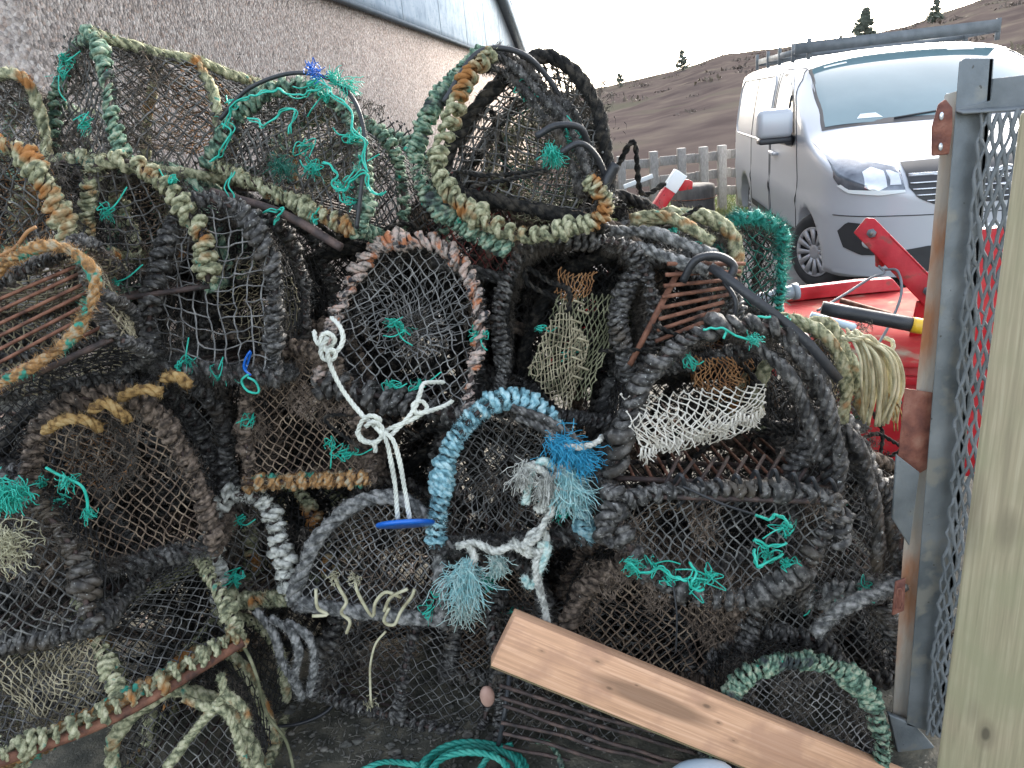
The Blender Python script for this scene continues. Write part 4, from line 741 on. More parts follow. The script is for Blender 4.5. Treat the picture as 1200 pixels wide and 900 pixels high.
    # rope on hoops and base
    def edge(P, ri, sc=1.0, nm2='rope_binding', kd=None):
        g = G(); mt = ropes[ri % len(ropes)]; kd = kd or (kinds[ri % len(kinds)] if isinstance(kinds, (list, tuple)) else kinds)
        pl = st.get('ply', 2) if sd < 50 else 1
        if kd == 'lash': lash(g, P, rr * .8 * sc, rr * .62 * sc, seed=sd * 3 + ri, jit=.36, pitch=rr * 1.45 * sc, ply=pl)
        elif kd == 'chunk': lash(g, P, rr * .6 * sc, rr * .82 * sc, seed=sd * 3 + ri, jit=.42, pitch=rr * 2.5 * sc, ply=pl); lash(g, P, rr * .55 * sc, rr * .62 * sc, seed=sd * 3 + ri + 50, jit=.45, pitch=rr * 3.1 * sc, sides=5, ply=pl)
        else: rope(g, wob(P, .002, 20, sd + ri), rr * 1.75 * sc, lay=5.5, jit=.16)
        if st.get('fuzz', 1): fuzz_path(g, P, rr * 1.6 * sc, int(1000 * st.get('fuzz', 1)), ln=st.get('fl', .009), wd=.0008)
        build(g, nm2, mt, e, smooth=True)
    order = st.get('order', list(range(len(ropes) + nh + 4)))
    for i, H in enumerate(hoops): edge(H, order[i], 1 if i == 0 else .9)
    if st.get('basefront', True): edge(np.linspace((-w / 2, 0, 0), (w / 2, 0, 0), 30), order[nh], st.get('bs', 1.0), 'base_rope')
    for sg in (-1, 1): edge(np.linspace((sg * w / 2, 0, 0), (sg * w / 2, L, 0), 30), order[nh + 1], .85, 'base_rope')
    if st.get('ridge'):
        for u in st['ridge']:
            pts = cover(np.full(20, u), np.linspace(0, 1, 20)) + A_(0, 0, .01); edge(pts, order[nh + 2], .9, 'ridge_rope')
    AP = np.vstack(allP)
    wn = int(st.get('weed', 1.0) * 4200)
    if wn:
        g = G(); # clumps
        cs = AP[rng.integers(0, len(AP), 26)]; cs[:, 1] *= .25; d = np.min(np.linalg.norm(AP[:, None] - cs[None], axis=2), axis=1); near = AP[d < .05]
        weedon(g, near if len(near) > 10 else AP, wn, ln=.018, wd=.0012); build(g, 'dried_weed', 'weedshade' if sd > 50 else st.get('weedm', 'weed'), e); g = G(); weedon(g, AP, wn // 2, ln=.012, wd=.001); build(g, 'dried_weed', 'weedshade', e)
    extra = [(float(rng.uniform(.1, .9)), 0, float(rng.uniform(.05, .8))) for _ in range(2)] if sd < 40 and sd % 4 == 1 else []
    for (fx, fy, fz) in st.get('teal', []) + extra:
        g = G(); q = A_((fx - .5) * w, fy * L - .014, fz * h)
        for k in range(rng.integers(1, 4)): scribble(g, q + rng.normal(size=3) * .006, rng.uniform(.007, .014), 12, .0015)
        q2 = q + A_(rng.normal(0, .05), -.004, rng.normal(0, .03)); g.tube(spline([q, (q + q2) / 2 + A_(0, -.008, -.01), q2], .006), .002, 5)
        fray(g, q, (rng.normal(), -.3, -.6), int(rng.integers(4, 22)), rng.uniform(.015, .04), .35, r=.0007, k=6); build(g, 'twine_knot', 'teal', e, smooth=True)
    for (P, r_) in st.get('straps', []):
        g = G(); g.tube(spline(P, .01), r_, 8); build(g, 'rubber_strap', 'rubber', e, smooth=True)
    rng = keep_rng; return e
def fin(pt, pos): pass
S_ = {}
DK = dict(rope='dark', kind='chunk', net='net', slatmat='darkbar')
def mk(pose, label, sd, **k): d = dict(DK); d.update(k); return creel(pose, label, d, sd)
c9 = mk(poseF((372, 445, 1.98), (542, 490, 1.93), (452, 272, 2.06), .55), 'creel with pink and cream rope hoop and white bridle rope in the middle', 1, rope=['pink', 'dark'], kind=['chunk', 'lash'], rr=.012, order=[0, 1, 1, 1, 1, 1, 1], net='netgrey', nr=.0015, cell=.028, bs=1.9, funnels=[((0, .03, .25), .15, (.0, .13, .2), .02, 'netgrey', 30, 8)], teal=[(.5, 0, .45), (.5, 0, .1), (.97, 0, .55)], p=2.6, fuzz=.5, weed=.6)
c16 = mk(poseF((512, 640, 1.84), (690, 628, 1.86), (590, 470, 1.90), .5), 'creel with fluffy pale blue hoop around a dark net funnel', 2, rope=['blue', 'dark'], kind=['lash', 'chunk'], rr=.0150, order=[0, 1, 1, 1, 1, 1, 1], net='netblack', endnet='net', nr=.0014, cell=.024, funnels=[((0, .02, .22), .17, (0, .16, .16), .02, 'net', 34, 9)], p=2.1, fuzz=6.0, fl=.009, teal=[(.8, 0, .2)])
c11 = mk(poseF((722, 560, 1.80), (975, 572, 1.78), (848, 378, 1.84), .6), 'large creel with open black rope hoop showing a cream net funnel', 3, rope='dark', kind='chunk', rr=.0155, end=False, net='netblack', slatmat='rust', slats=12, ply=1, basefront=False, funnels=[((.08, .42, .22), .10, (.02, .3, .24), .05, 'netorange', 22, 9)], teal=[(.72, .1, 1.0), (.3, .1, .75), (.66, .12, .98)], fuzz=.7, weed=1.3)
c12 = mk(poseF((978, 588, 1.66), (716, 580, 1.68), (842, 708, 1.60), .5), 'upturned black creel with rounded rope rim and teal twine scraps below the open one', 4, rope='dark', kind='chunk', rr=.0145, p=2.0, net='net', nr=.0018, cell=.022, ply=1, funnels=[((.1, .12, .16), .12, (.05, .3, .15), .05, 'netbrown', 22, 8)], basefront=False, weedm='weedbrown', weed=1.6, teal=[(.8, 0, .62), (.72, 0, .78), (.6, 0, .8), (.22, 0, .25), (.3, 0, .5), (.2, 0, .6), (.55, 0, .72)], fuzz=1.0, hoops=3)
c4 = mk(poseF((516, 222, 2.08), (702, 262, 2.0), (588, 62, 2.16), .5), 'tall topmost creel with green and rust rope hoop at the peak of the pile', 5, cov='net', rope=['olive', 'green', 'deep'], kind=['chunk', 'lash', 'rope'], rr=.011, order=[2, 2, 2, 2, 2, 2, 2, 2], net='net', dia=False, cell=.021, nr=.0021, p=1.8, funnels=[((.02, .08, .13), .15, (.03, .32, .16), .06, 'netolive', 44, 12, .0019), ((-.04, .3, .18), .14, (0, .12, .2), .05, 'nettan', 26, 10, .0016), ((-.03, .12, .22), .11, (.05, .3, .16), .09, 'netgreen', 16, 8)], teal=[(.74, 0, .5)], weed=1.3, fuzz=.8)
c3 = mk(poseF((244, 190, 2.25), (412, 268, 1.98), (352, 92, 2.16), .42), 'creel with green rope hoop tangled in teal twine on the top row', 6, cov='net', rope=['green', 'green', 'olive'], kind=['chunk', 'chunk', 'chunk'], rr=.012, order=[0, 1, 1, 2, 1, 1, 1], net='net', cell=.026, p=2.0, funnels=[((0, .05, .14), .14, (0, .2, .14), .06, 'nettan', 26, 9), ((.1, .25, .14), .12, (0, .12, .1), .05, 'netolive', 26, 8)], teal=[(.06, 0, .4), (.1, 0, .6), (.55, 0, 1.0), (.62, 0, .96), (.85, 0, .72), (.95, 0, .55), (.9, 0, .3), (.96, 0, .2), (.6, 0, .5), (.7, 0, .35), (.8, 0, .0)], weed=1.6, nr=.0021)
c2 = mk(poseF((62, 192, 2.28), (137, 192, 2.05), (98, 40, 2.22), .55), 'upright creel with orange and green hoop at the upper left', 7, cov='net', rope=['orange', 'olive', 'green'], kind=['chunk', 'rope', 'chunk'], rr=.010, order=[2, 1, 1, 2, 1, 1, 1], net='net', cell=.027, p=2.6, ridge=[.62], teal=[(.3, 0, .8), (.6, 0, .3), (.2, 0, .7)], funnels=[((.02, .3, .2), .13, (0, .45, .2), .05, 'netorange', 20, 8), ((0, .1, .2), .15, (.05, .3, .15), .08, 'netbrown', 22, 8)], weed=1.6, nr=.0021)
c1 = mk(poseF((-50, 205, 2.2), (52, 205, 2.2), (5, 90, 2.25), .45), 'grey netted creel cut by the left edge on the top row', 8, cov='net', rope=['olive', 'green'], kind='rope', rr=.009, net='netgrey', p=4, funnels=[((0, .1, .1), .1, (0, .25, .1), .05, 'nettan', 20, 8)])
c5 = mk(poseF((108, 355, 1.93), (246, 335, 1.95), (174, 180, 1.98), .45), 'creel with pale green rope hoop and square black mesh on the left', 9, rope=['olive', 'green'], kind=['chunk', 'rope'], rr=.012, order=[0, 1, 1, 1, 1, 1], basefront=False, funnels=[((.0, .12, .18), .12, (.02, .3, .2), .04, 'netbrown', 22, 8)], net='net', dia=False, cell=.024, nr=.0017, p=2.4, teal=[(.9, 0, .8)], weed=.7)
c6 = mk(poseF((-60, 300, 1.9), (82, 300, 1.86), (15, 172, 1.92), .5), 'creel with thick mossy cream rope at the left edge of the second row', 10, rope=['olive', 'orange'], kind='chunk', rr=.0135, order=[0, 0, 0, 1, 0], net='net', p=2.2, weed=.8, funnels=[((-.02, .06, .14), .13, (0, .2, .14), .04, 'netorange', 22, 8)])
c7 = mk(poseB((-65, 362, 1.74), (88, 288, 1.74), (55, 432, 1.66), .3), 'creel on its side with rusty slats and an orange and green rope loop', 11, cov='nettan', rope=['dark', 'olive'], kind=['lash', 'rope'], rr=.009, slatdir='x', order=[0, 0, 0, 0, 0], net='nettan', slats=8, slatmat='rust', cell=.022, weedm='weedbrown')
c8 = mk(poseF((180, 428, 1.93), (322, 442, 1.88), (262, 236, 1.98), .45), 'dark square-meshed creel bordered by furry black rope left of the pink one', 12, rope='dark', kind='chunk', rr=.0125, net='net', endnet='netgrey', dia=False, cell=.0255, nr=.0019, p=2.6, funnels=[((.05, .12, .18), .12, (.02, .3, .2), .04, 'nettan', 22, 8)], fuzz=2.5, fl=.015, weed=.6, teal=[(.3, 0, .03), (.55, 0, .0)], bulge=.01)
c17 = mk(poseF((290, 566, 1.95), (432, 560, 1.93), (345, 408, 1.98), .45), 'brown fouled creel with rusty rope along its bottom edge', 13, rope=['brown', 'brown', 'orange'], kind=['chunk', 'lash', 'chunk'], rr=.0115, order=[0, 0, 0, 2, 0, 0], net='netbrown', nr=.0015, cell=.021, weedm='weedbrown', weed=2.6, fuzz=2.5, teal=[(.75, 0, .3), (.85, 0, .22)])
c19 = mk(poseF((70, 678, 1.76), (250, 640, 1.80), (165, 462, 1.84), .5), 'brown creel under the mustard rope with a tan net eye', 14, rope=['brown', 'dark'], kind='chunk', rr=.0135, net='netbrown', endnet='netbrown', cell=.023, p=2.8, funnels=[((-.02, .02, .3), .09, (0, .12, .28), .03, 'netorange', 22, 8)], weed=2.4, weedm='weed', fuzz=3, fl=.016, teal=[(.1, 0, .62), (.15, 0, .5)])
c20 = mk(poseF((-70, 770, 1.6), (112, 735, 1.62), (20, 560, 1.68), .5), 'blue-black netted creel at the left edge half way down', 15, rope='dark', kind='chunk', rr=.013, net='net', cell=.026, nr=.0019, p=2.5, funnels=[((0, .02, .28), .13, (0, .1, .25), .03, 'netbrown', 26, 8)], teal=[(.42, 0, .95)], weed=1.0, fuzz=2, bulge=-.03)
c21 = mk(poseS((-20, 905, 1.42), (284, 748, 1.74), (170, 660, 1.80), .42), 'creel lying lengthways with cream rope hoops and a long rusty bar at the lower left', 16, cov='net', rope=['olive', 'orange'], kind=['chunk', 'chunk'], rr=.011, order=[0, 0, 0, 0, 1, 0, 0], hoops=3, net='net', cell=.024, nr=.0016, ridge=[.35], funnels=[((.12, .14, .14), .13, (0, .14, .12), .05, 'nettan', 28, 9)], weed=.7)
c22 = mk(poseF((258, 706, 1.95), (345, 700, 1.90), (292, 580, 1.98), .4), 'small creel with frothy white rope on its hoop beside the brown one', 17, rope=['dirtywhite', 'olive'], kind='chunk', rr=.014, order=[0, 1, 1, 1, 1], net='net', p=2.2, fuzz=2, teal=[(.1, 0, .95)])
c18 = mk(poseF((350, 708, 1.86), (522, 728, 1.82), (425, 585, 1.90), .5), 'grey-roped creel below the blue disc with knotted cream ends', 18, rope=['darkgrey', 'dark'], kind=['rope', 'chunk'], rr=.0125, order=[0, 1, 1, 0, 1, 1], net='netgrey', nr=.0015, cell=.021, p=2.2, funnels=[((0, .02, .2), .13, (0, .1, .19), .04, 'netbrown', 24, 7)], weed=.7, teal=[(.9, 0, .1), (.95, 0, .25)])
c23 = mk(poseS((372, 815, 1.98), (560, 868, 1.84), (455, 715, 1.98), .4), 'black creel resting on the ground in the middle of the pile foot', 19, cov='net', rope='dark', kind='chunk', rr=.0125, net='netgrey', cell=.025, nr=.0016, weed=1.4, fuzz=2, funnels=[((-.02, .1, .15), .12, (0, .25, .14), .04, 'netbrown', 22, 8)])
c24 = mk(poseS((580, 893, 1.75), (800, 905, 1.70), (660, 735, 1.82), .42), 'black creel with long bars on the ground behind the plank', 20, cov='net', rope='dark', kind='lash', rr=.012, net='netblack', slatdir='y', slats=10, weed=.9, straps=[([(.22, .0, .0), (.25, .03, .2), (.1, .04, .33), (-.1, .03, .3)], .007)], teal=[])
c25 = mk(poseF((835, 905, 1.58), (1035, 900, 1.56), (930, 778, 1.62), .4), 'creel with teal and orange rope hoop at the lower right behind the plank', 21, rope=['green', 'dark', 'orange'], kind=['lash', 'chunk', 'rope'], rr=.013, order=[0, 1, 1, 1, 1, 1], net='netgrey', nr=.0015, cell=.020, weed=1.6, fuzz=1.5)
c26 = mk(poseF((655, 800, 1.80), (868, 800, 1.78), (760, 655, 1.84), .45), 'brown clogged creel just above the plank', 22, rope=['brown'], kind='chunk', rr=.013, net='netbrown', endnet='netbrown', nr=.0021, cell=.025, weed=3.0, weedm='weedbrown', fuzz=2)
c27 = mk(poseF((862, 800, 1.76), (1050, 795, 1.74), (950, 672, 1.80), .45), 'blackened creel between the upturned one and the gate', 23, rope='dark', kind='lash', rr=.014, net='net', cell=.022, weed=1.2, fuzz=1.5, teal=[(.45, 0, .8)])
c13 = mk(poseF((948, 700, 1.76), (1062, 684, 1.72), (1000, 505, 1.82), .45), 'creel with grey diamond mesh and shaggy rope nearest the gate', 24, rope=['darkgrey', 'dark'], kind='chunk', rr=.0145, order=[1, 1, 1, 0, 1], net='netgrey', cell=.019, nr=.0013, p=2.8, fuzz=2.5, fl=.014, teal=[(.35, 0, .62), (.85, 0, .02), (.3, 0, .01), (.55, 0, .02)], weedm='weed', weed=1.2)
c10 = mk(poseF((578, 478, 2.05), (742, 498, 2.0), (655, 272, 2.08), .5), 'deep black netted creel holding olive hanging nets under the topmost one', 25, rope='dark', kind='lash', rr=.012, p=4, end=False, net='netblack', nr=.002, cell=.02, weed=3.0, fuzz=2, slats=6)
c15 = mk(poseF((735, 440, 2.0), (880, 410, 2.0), (812, 296, 2.06), .45), 'creel with rusty bars showing beneath black rope right of the olive nets', 26, rope='dark', kind='lash', rr=.013, net='netblack', slats=9, p=2.4, end=False, weed=1.2, fuzz=2, funnels=[((-.1, .12, .1), .10, (-.05, .3, .1), .03, 'netolive', 24, 8)])
c14 = mk(poseF((836, 372, 2.5), (908, 372, 2.5), (868, 258, 2.55), .45), 'small creel topped with bright teal shaggy rope near the van', 27, rope=['tealrope', 'dark'], kind=['chunk', 'rope'], rr=.0095, order=[0, 1, 1, 1, 1], net='netgreen', nr=.002, p=3.5, fuzz=4, fl=.022)
c30 = mk(poseF((885, 500, 2.15), (1012, 500, 2.12), (955, 382, 2.2), .45), 'creel with thick mustard and black rope crest beside the tan coil', 28, rope=['olive', 'dark'], kind='rope', rr=.0125, order=[0, 0, 1, 1, 1], net='net', p=2.0, weed=.8, fuzz=1.5)
c31 = mk(poseF((725, 300, 2.35), (862, 330, 2.3), (790, 248, 2.35), .5), 'flat-lying creel edged with braided olive and grey rope under the fence', 29, cov='net', rope=['olive', 'darkgrey'], kind='rope', rr=.0135, net='net', order=[0, 1, 1, 1, 1], p=2.6, fuzz=1)
c28 = mk(poseF((135, 925, 1.66), (300, 925, 1.66), (255, 800, 1.72), .4), 'half hidden creel with crossed cream ropes at the bottom left', 30, rope=['olive'], kind='rope', rr=.0115, net='net', cell=.026, p=2.0, weed=.6, fuzz=1.2)
c29 = mk(poseF((190, 578, 2.06), (282, 572, 2.04), (232, 442, 2.08), .45), 'slim blue-grey netted creel squeezed between two furry ones', 31, rope='dark', kind='chunk', rr=.012, net='net', endnet='netgrey', cell=.024, nr=.0016, weed=1.2, fuzz=3, fl=.015)
c32 = mk(poseF((478, 300, 2.3), (600, 330, 2.25), (545, 205, 2.35), .45), 'creel with dull red netting showing behind the pink hooped one', 32, rope=['brown', 'dark'], kind='rope', rr=.012, net='netred', nr=.0018, weed=1.0)
c33 = mk(poseF((520, 790, 1.98), (640, 800, 1.95), (575, 650, 2.02), .4), 'dark creel deep behind the pale frayed rope at the pile foot', 33, rope=['dark'], kind='chunk', rr=.012, net='netbrown', cell=.018, nr=.0013, weed=1.0)
# the rest of the heap behind the first row, coloured dark for the shade in there
bk = dict(DK); fl_ = []
spots = [(-20, 500, 2.2), (120, 560, 2.25), (60, 300, 2.25), (200, 300, 2.4), (330, 330, 2.35), (330, 480, 2.3), (460, 560, 2.3), (330, 640, 2.3), (190, 700, 2.2), (430, 700, 2.25), (560, 600, 2.3), (700, 640, 2.2), (640, 760, 2.15), (820, 720, 2.15), (960, 620, 2.15), (640, 400, 2.5), (480, 400, 2.5), (800, 480, 2.4), (900, 560, 2.4), (120, 780, 2.05), (1000, 800, 2.0), (900, 830, 1.95), (700, 330, 2.55), (560, 300, 2.7), (20, 650, 2.0), (300, 780, 2.25), (700, 850, 1.98), (800, 860, 1.9), (960, 870, 1.85), (600, 830, 2.12), (430, 380, 2.35), (560, 400, 2.4), (655, 345, 2.3), (730, 400, 2.25), (260, 400, 2.25), (400, 640, 2.15)]
for i, (px, py, Y) in enumerate(spots):
    k = .5 * FOC / Y * .55; a = 25 * math.sin(i * 2.3); 
    po = poseF((px - k, py + 45 + a * .5, Y), (px + k, py + 45 - a * .5, Y + .03), (px + a, py - 95, Y + .04), .5)
    fl_.append(mk(po, 'shade-dark weedy creel buried behind the front row of the pile', 60 + i, rope=['deep', 'deep', 'brown'][i % 3], kind='rope', rr=.012, net='netblack', cell=.026, slats=7, fuzz=.6, weed=1.2))
for e in fl_: e['group'] = 'shade-dark weedy creels buried inside the pile'
# ------------------------------------------------------------------ extra pieces belonging to single creels
bpy.context.view_layer.update()
def loc(e, P): P = np.asarray(P, float).reshape(-1, 3); Mi = np.array(e.matrix_world.inverted()); return P @ Mi[:3, :3].T + Mi[:3, 3]
def pth(*q): return np.array([at(*p) for p in q])
def sheet(e, name, mt, A, B, C, D, nu, nv, r, sag=.02, seed=0, diamond=True, jit=.2, power=1.0, bow=0.0):
    """net slung between four corners (a lower-left, b lower-right, c upper-right, d upper-left)"""
    A, B, C, D = at(*A), at(*B), at(*C), at(*D)
    def sf(u, v):
        u_ = u[:, None]; v_ = (v ** power)[:, None]; lo = A + (B - A) * u_; hi = D + (C - D) * u_; P = lo + (hi - lo) * v_
        P = P + A_(0, -1, 0) * (bow * np.sin(PI * u) * np.sin(PI * v) + .012 * np.sin(u * 11 + seed) * np.sin(v * 6))[:, None]; P[:, 2] -= sag * np.sin(PI * u) * (1 - v * .4); return loc(e, P)
    g = G(); P = lattice(g, sf, nu, nv, r, seed=seed, jit=jit, diamond=diamond); build(g, name, mt, e); return P
# cream funnel in the large open creel with a row of hanging knots
P = sheet(c11, 'funnel', 'netcream', (752, 528, 1.76), (895, 488, 1.80), (898, 447, 1.86), (728, 462, 1.84), 13, 12, .0019, sag=.012, seed=2, bow=.05)
P = sheet(c11, 'funnel', 'netcream', (752, 532, 1.76), (885, 500, 1.80), (895, 478, 1.80), (730, 480, 1.78), 14, 6, .0018, sag=.02, seed=5, bow=.03)
g = G()
for i in range(30):
    t = i / 29; q = at(752 + 140 * t, 530 - 46 * t + 4 * math.sin(i), 1.755 + .03 * t); fray(g, q, (rng.normal(0, .2), -.25, -1), 9, .028 + .012 * math.sin(i * 1.7), .14, r=.0014, k=5, w0=.003)
    d = q + A_(0, 0, .012); g.tube(np.linspace(q - A_(.003, 0, .012), d, 4), .003, 5)
V = loc(c11, np.vstack(g.v)); g.v = [V]; g.n = len(V)
build(g, 'knotted_fringe', 'netcream', c11)
sheet(c11, 'funnel', 'netorange', (812, 452, 1.90), (872, 448, 1.92), (858, 415, 1.96), (815, 415, 1.96), 8, 7, .0016, seed=8)
# olive hanging nets in the deep black creel
sheet(c10, 'funnel', 'netolive', (618, 440, 2.02), (690, 470, 1.98), (738, 335, 2.08), (655, 345, 2.08), 13, 17, .0017, seed=3, bow=.04)
sheet(c10, 'funnel', 'nettan', (616, 430, 1.99), (668, 482, 1.96), (690, 400, 2.0), (660, 350, 2.04), 9, 18, .0017, seed=13, bow=.02)
g = G()
for i in range(9):
    q = at(672 + 5 * math.sin(i * 2), 352 + i * 11, 1.975); g.tube(spline([q, q + A_(.012, -.005, -.004), q + A_(.028, 0, -.014)], .003), .0034, 5)
g.v = [loc(c10, np.vstack(g.v))]; build(g, 'knotted_fringe', 'nettan', c10)
sheet(c10, 'funnel', 'netorange', (650, 345, 2.06), (690, 345, 2.06), (700, 318, 2.1), (655, 312, 2.1), 9, 5, .0014, seed=23)
# tan net eye and long net of the lengthways creel
sheet(c21, 'funnel', 'nettan', (30, 862, 1.50), (128, 812, 1.60), (118, 745, 1.66), (-10, 770, 1.58), 13, 14, .0015, seed=4, bow=.03, jit=.3)
# steel bars over the front lip of the open creel
g = G()
for i in range(10): q = np.array([at(772 + 20 * i + rng.normal(0, 4), 572, 1.73), at(796 + 20 * i + rng.normal(0, 6), 534 + rng.normal(0, 4), 1.87)]); g.tube(loc(c11, q), .0055, 6)
build(g, 'slats', 'darkbar', c11, smooth=True)
g = G()
for i in range(9): t = 790 + 22 * i; q = spline(pth((t, 566, 1.70), (t + 8, 556 + 6 * math.sin(i), 1.665), (t + 14, 580, 1.675), (t + 4, 594, 1.69)), .008); g.tube(loc(c12, q), .005, 6)
build(g, 'rubber_strap', 'rubber', c12, smooth=True)
g = G(); g.tube(loc(c12, spline(pth((800, 570, 1.66), (850, 592, 1.635), (895, 606, 1.64)), .01)), .0035, 6); g.tube(loc(c12, spline(pth((788, 680, 1.60), (793, 720, 1.58), (792, 765, 1.58)), .01)), .0025, 6); build(g, 'cable_tie', 'rubber', c12)
for q_ in ([(708, 640, 1.64), (712, 604, 1.66), (738, 584, 1.675), (800, 575, 1.68), (890, 573, 1.68), (960, 582, 1.675), (986, 606, 1.66), (984, 640, 1.63)],):
    g = G(); P = spline(pth(*q_), .01); lash(g, loc(c12, P), .009, .0105, pitch=.028, seed=77, jit=.4, ply=1, sides=6); lash(g, loc(c12, P), .008, .008, pitch=.034, seed=78, jit=.4); build(g, 'rope_binding', 'dark', c12, smooth=True)
g = G()
for i in range(7): g.tube(loc(c24, wob(spline(pth((588, 802 + 14 * i, 1.72), (700, 836 + 13 * i, 1.68), (815, 872 + 12 * i, 1.64)), .02), .004, 9, i)), .0055, 6)
build(g, 'side_bars', 'darkbar', c24, smooth=True)
# rusty bars of the creel right of the olive nets
g = G()
for i in range(8): q = pth((768 + i * 2, 400 - i * 13, 1.98), (838 + i * 5, 372 - i * 9, 2.02)); g.tube(loc(c15, q), .006, 6)
g.tube(loc(c15, pth((738, 428, 1.97), (795, 318, 2.0))), .0085, 7); g.tube(loc(c15, pth((794, 322, 2.0), (832, 306, 2.02))), .0075, 7)
build(g, 'side_bars', 'rust', c15, smooth=True)
# big rusty side bar with coils, lengthways creel
g = G(); P = spline(pth((-20, 900, 1.395), (140, 838, 1.54), (285, 752, 1.70)), .01); g.tube(loc(c21, P), .013, 8); build(g, 'side_bar', 'rust', c21, smooth=True)
g = G(); P = spline(pth((-20, 893, 1.40), (140, 826, 1.55), (285, 738, 1.71)), .01); lash(g, loc(c21, P), .010, .0085, pitch=.030, seed=9, jit=.4); build(g, 'rope_binding', 'olive', c21, smooth=True)
# rubber hoop pieces at the crest of the pile
for pts, r_ in (([(520, 120, 2.05), (560, 62, 2.08), (610, 62, 2.08), (645, 95, 2.1), (662, 128, 2.12)], .0075), ([(628, 160, 2.0), (652, 147, 2.0), (680, 150, 2.02), (690, 172, 2.05)], .009), ([(655, 180, 1.98), (680, 168, 1.98), (700, 185, 2.0), (712, 215, 2.02)], .008)):
    g = G(); g.tube(loc(c4, spline(pth(*pts), .01)), r_, 8); build(g, 'rubber_strap', 'rubber', c4, smooth=True)
g = G(); g.tube(loc(c4, spline(pth((705, 225, 2.0), (712, 210, 2.0), (722, 192, 2.0)), .01)), .014, 8); build(g, 'rubber_end', 'rubber', c4)
g = G(); P = spline(pth((486, 178, 2.06), (494, 215, 2.04), (520, 250, 2.0), (560, 275, 1.97), (592, 292, 1.96)), .01); lash(g, loc(c4, P), .010, .0095, seed=3, jit=.3, pitch=.017); fuzz_path(g, loc(c4, P), .02, 900); build(g, 'rope_binding', 'green', c4, smooth=True)
g = G(); P = spline(pth((486, 178, 2.08), (505, 130, 2.1), (530, 95, 2.12), (566, 60, 2.14)), .01); lash(g, loc(c4, P), .011, .0085, seed=4, jit=.2, pitch=.013); build(g, 'rope_binding', 'green', c4, smooth=True)
g = G(); P = spline(pth((578, 62, 2.08), (556, 80, 2.07), (540, 108, 2.05), (526, 150, 2.02), (512, 188, 2.0), (522, 218, 1.98), (548, 246, 1.96), (588, 268, 1.94), (625, 276, 1.94), (662, 268, 1.94), (696, 260, 1.95), (712, 242, 1.97), (700, 222, 1.98), (690, 212, 2.0)), .01); lash(g, loc(c4, P), .007, .0105, seed=33, jit=.35, pitch=.027); fuzz_path(g, loc(c4, P), .016, 1500); build(g, 'rope_binding', 'olive', c4, smooth=True)
g = G(); P = spline(pth((-8, 322, 1.68), (18, 300, 1.66), (52, 288, 1.65), (84, 294, 1.65), (108, 316, 1.65), (110, 345, 1.64), (98, 372, 1.63), (84, 396, 1.63), (45, 425, 1.63), (-5, 452, 1.63)), .01); rope(g, loc(c7, P), .0125, lay=6, jit=.3); fuzz_path(g, loc(c7, P), .012, 1500); build(g, 'rope_binding', 'orange', c7, smooth=True)
for q_ in ([(556, 66, 2.10), (600, 74, 2.10), (636, 112, 2.08), (662, 150, 2.05), (690, 200, 2.02), (712, 235, 2.0)], [(566, 78, 2.11), (606, 92, 2.10), (634, 130, 2.08), (655, 170, 2.05), (682, 225, 2.02)], [(580, 60, 2.12), (622, 80, 2.12), (652, 122, 2.10), (684, 165, 2.08), (716, 205, 2.05)], [(590, 70, 2.2), (640, 120, 2.2), (680, 180, 2.15), (720, 240, 2.1)]):
    g = G(); P = wob(spline(pth(*q_), .008), .012, 14, 6); rope(g, loc(c4, P), .0115, lay=4.5, jit=.35); fuzz_path(g, loc(c4, P), .014, 1500, ln=.012, wd=.001); build(g, 'rope_bundle', 'dark', c4, smooth=True)
# black pipe hoop of the green creel, and teal ties
g = G(); g.tube(loc(c3, spline(pth((258, 140, 2.14), (290, 105, 2.12), (340, 86, 2.1), (385, 92, 2.06), (415, 118, 2.0), (428, 165, 1.96), (424, 215, 1.94), (418, 268, 1.93)), .01)), .0055, 8); build(g, 'rubber_strap', 'rubber', c3, smooth=True)
for pts in ([(262, 152, 2.1), (275, 120, 2.08), (300, 112, 2.06), (325, 108, 2.05), (350, 112, 2.04), (385, 100, 2.0)], [(372, 92, 2.03), (395, 112, 1.98), (410, 128, 1.95), (414, 155, 1.93), (425, 168, 1.93), (428, 205, 1.92)], [(262, 145, 2.1), (270, 160, 2.09), (258, 182, 2.09), (244, 190, 2.09)], [(290, 140, 2.08), (312, 146, 2.06), (330, 132, 2.05), (345, 130, 2.04), (340, 155, 2.03)], [(275, 200, 2.08), (270, 222, 2.06), (285, 245, 2.04), (318, 248, 2.02), (335, 240, 2.0), (322, 262, 2.0)], [(380, 190, 2.0), (395, 200, 1.97), (388, 215, 1.97), (402, 222, 1.96), (425, 205, 1.93), (440, 228, 1.92), (452, 225, 1.92)]):
    g = G(); P = wob(spline(pth(*pts), .005), .004, 40, 3); g.tube(loc(c3, P), .0024, 5); g.tube(loc(c3, wob(P, .006, 30, 9)), .0018, 5); build(g, 'twine_tie', 'teal', c3, smooth=True)
g = G(); q = at(394, 96, 2.03); fray(g, q, (-.3, -.3, 1), 50, .04, .35, r=.001, k=5, droop=0); fray(g, q + A_(.02, 0, -.01), (1, -.3, -.4), 70, .045, .4, r=.001, k=5); g.v = [loc(c3, np.vstack(g.v))]; build(g, 'twine_tuft', 'teal', c3)
g = G(); q = at(370, 84, 2.03); fray(g, q, (-.1, -.3, .2), 60, .03, .4, r=.0013, k=5); g.v = [loc(c3, np.vstack(g.v))]; build(g, 'twine_tuft', 'bluedisc', c3)
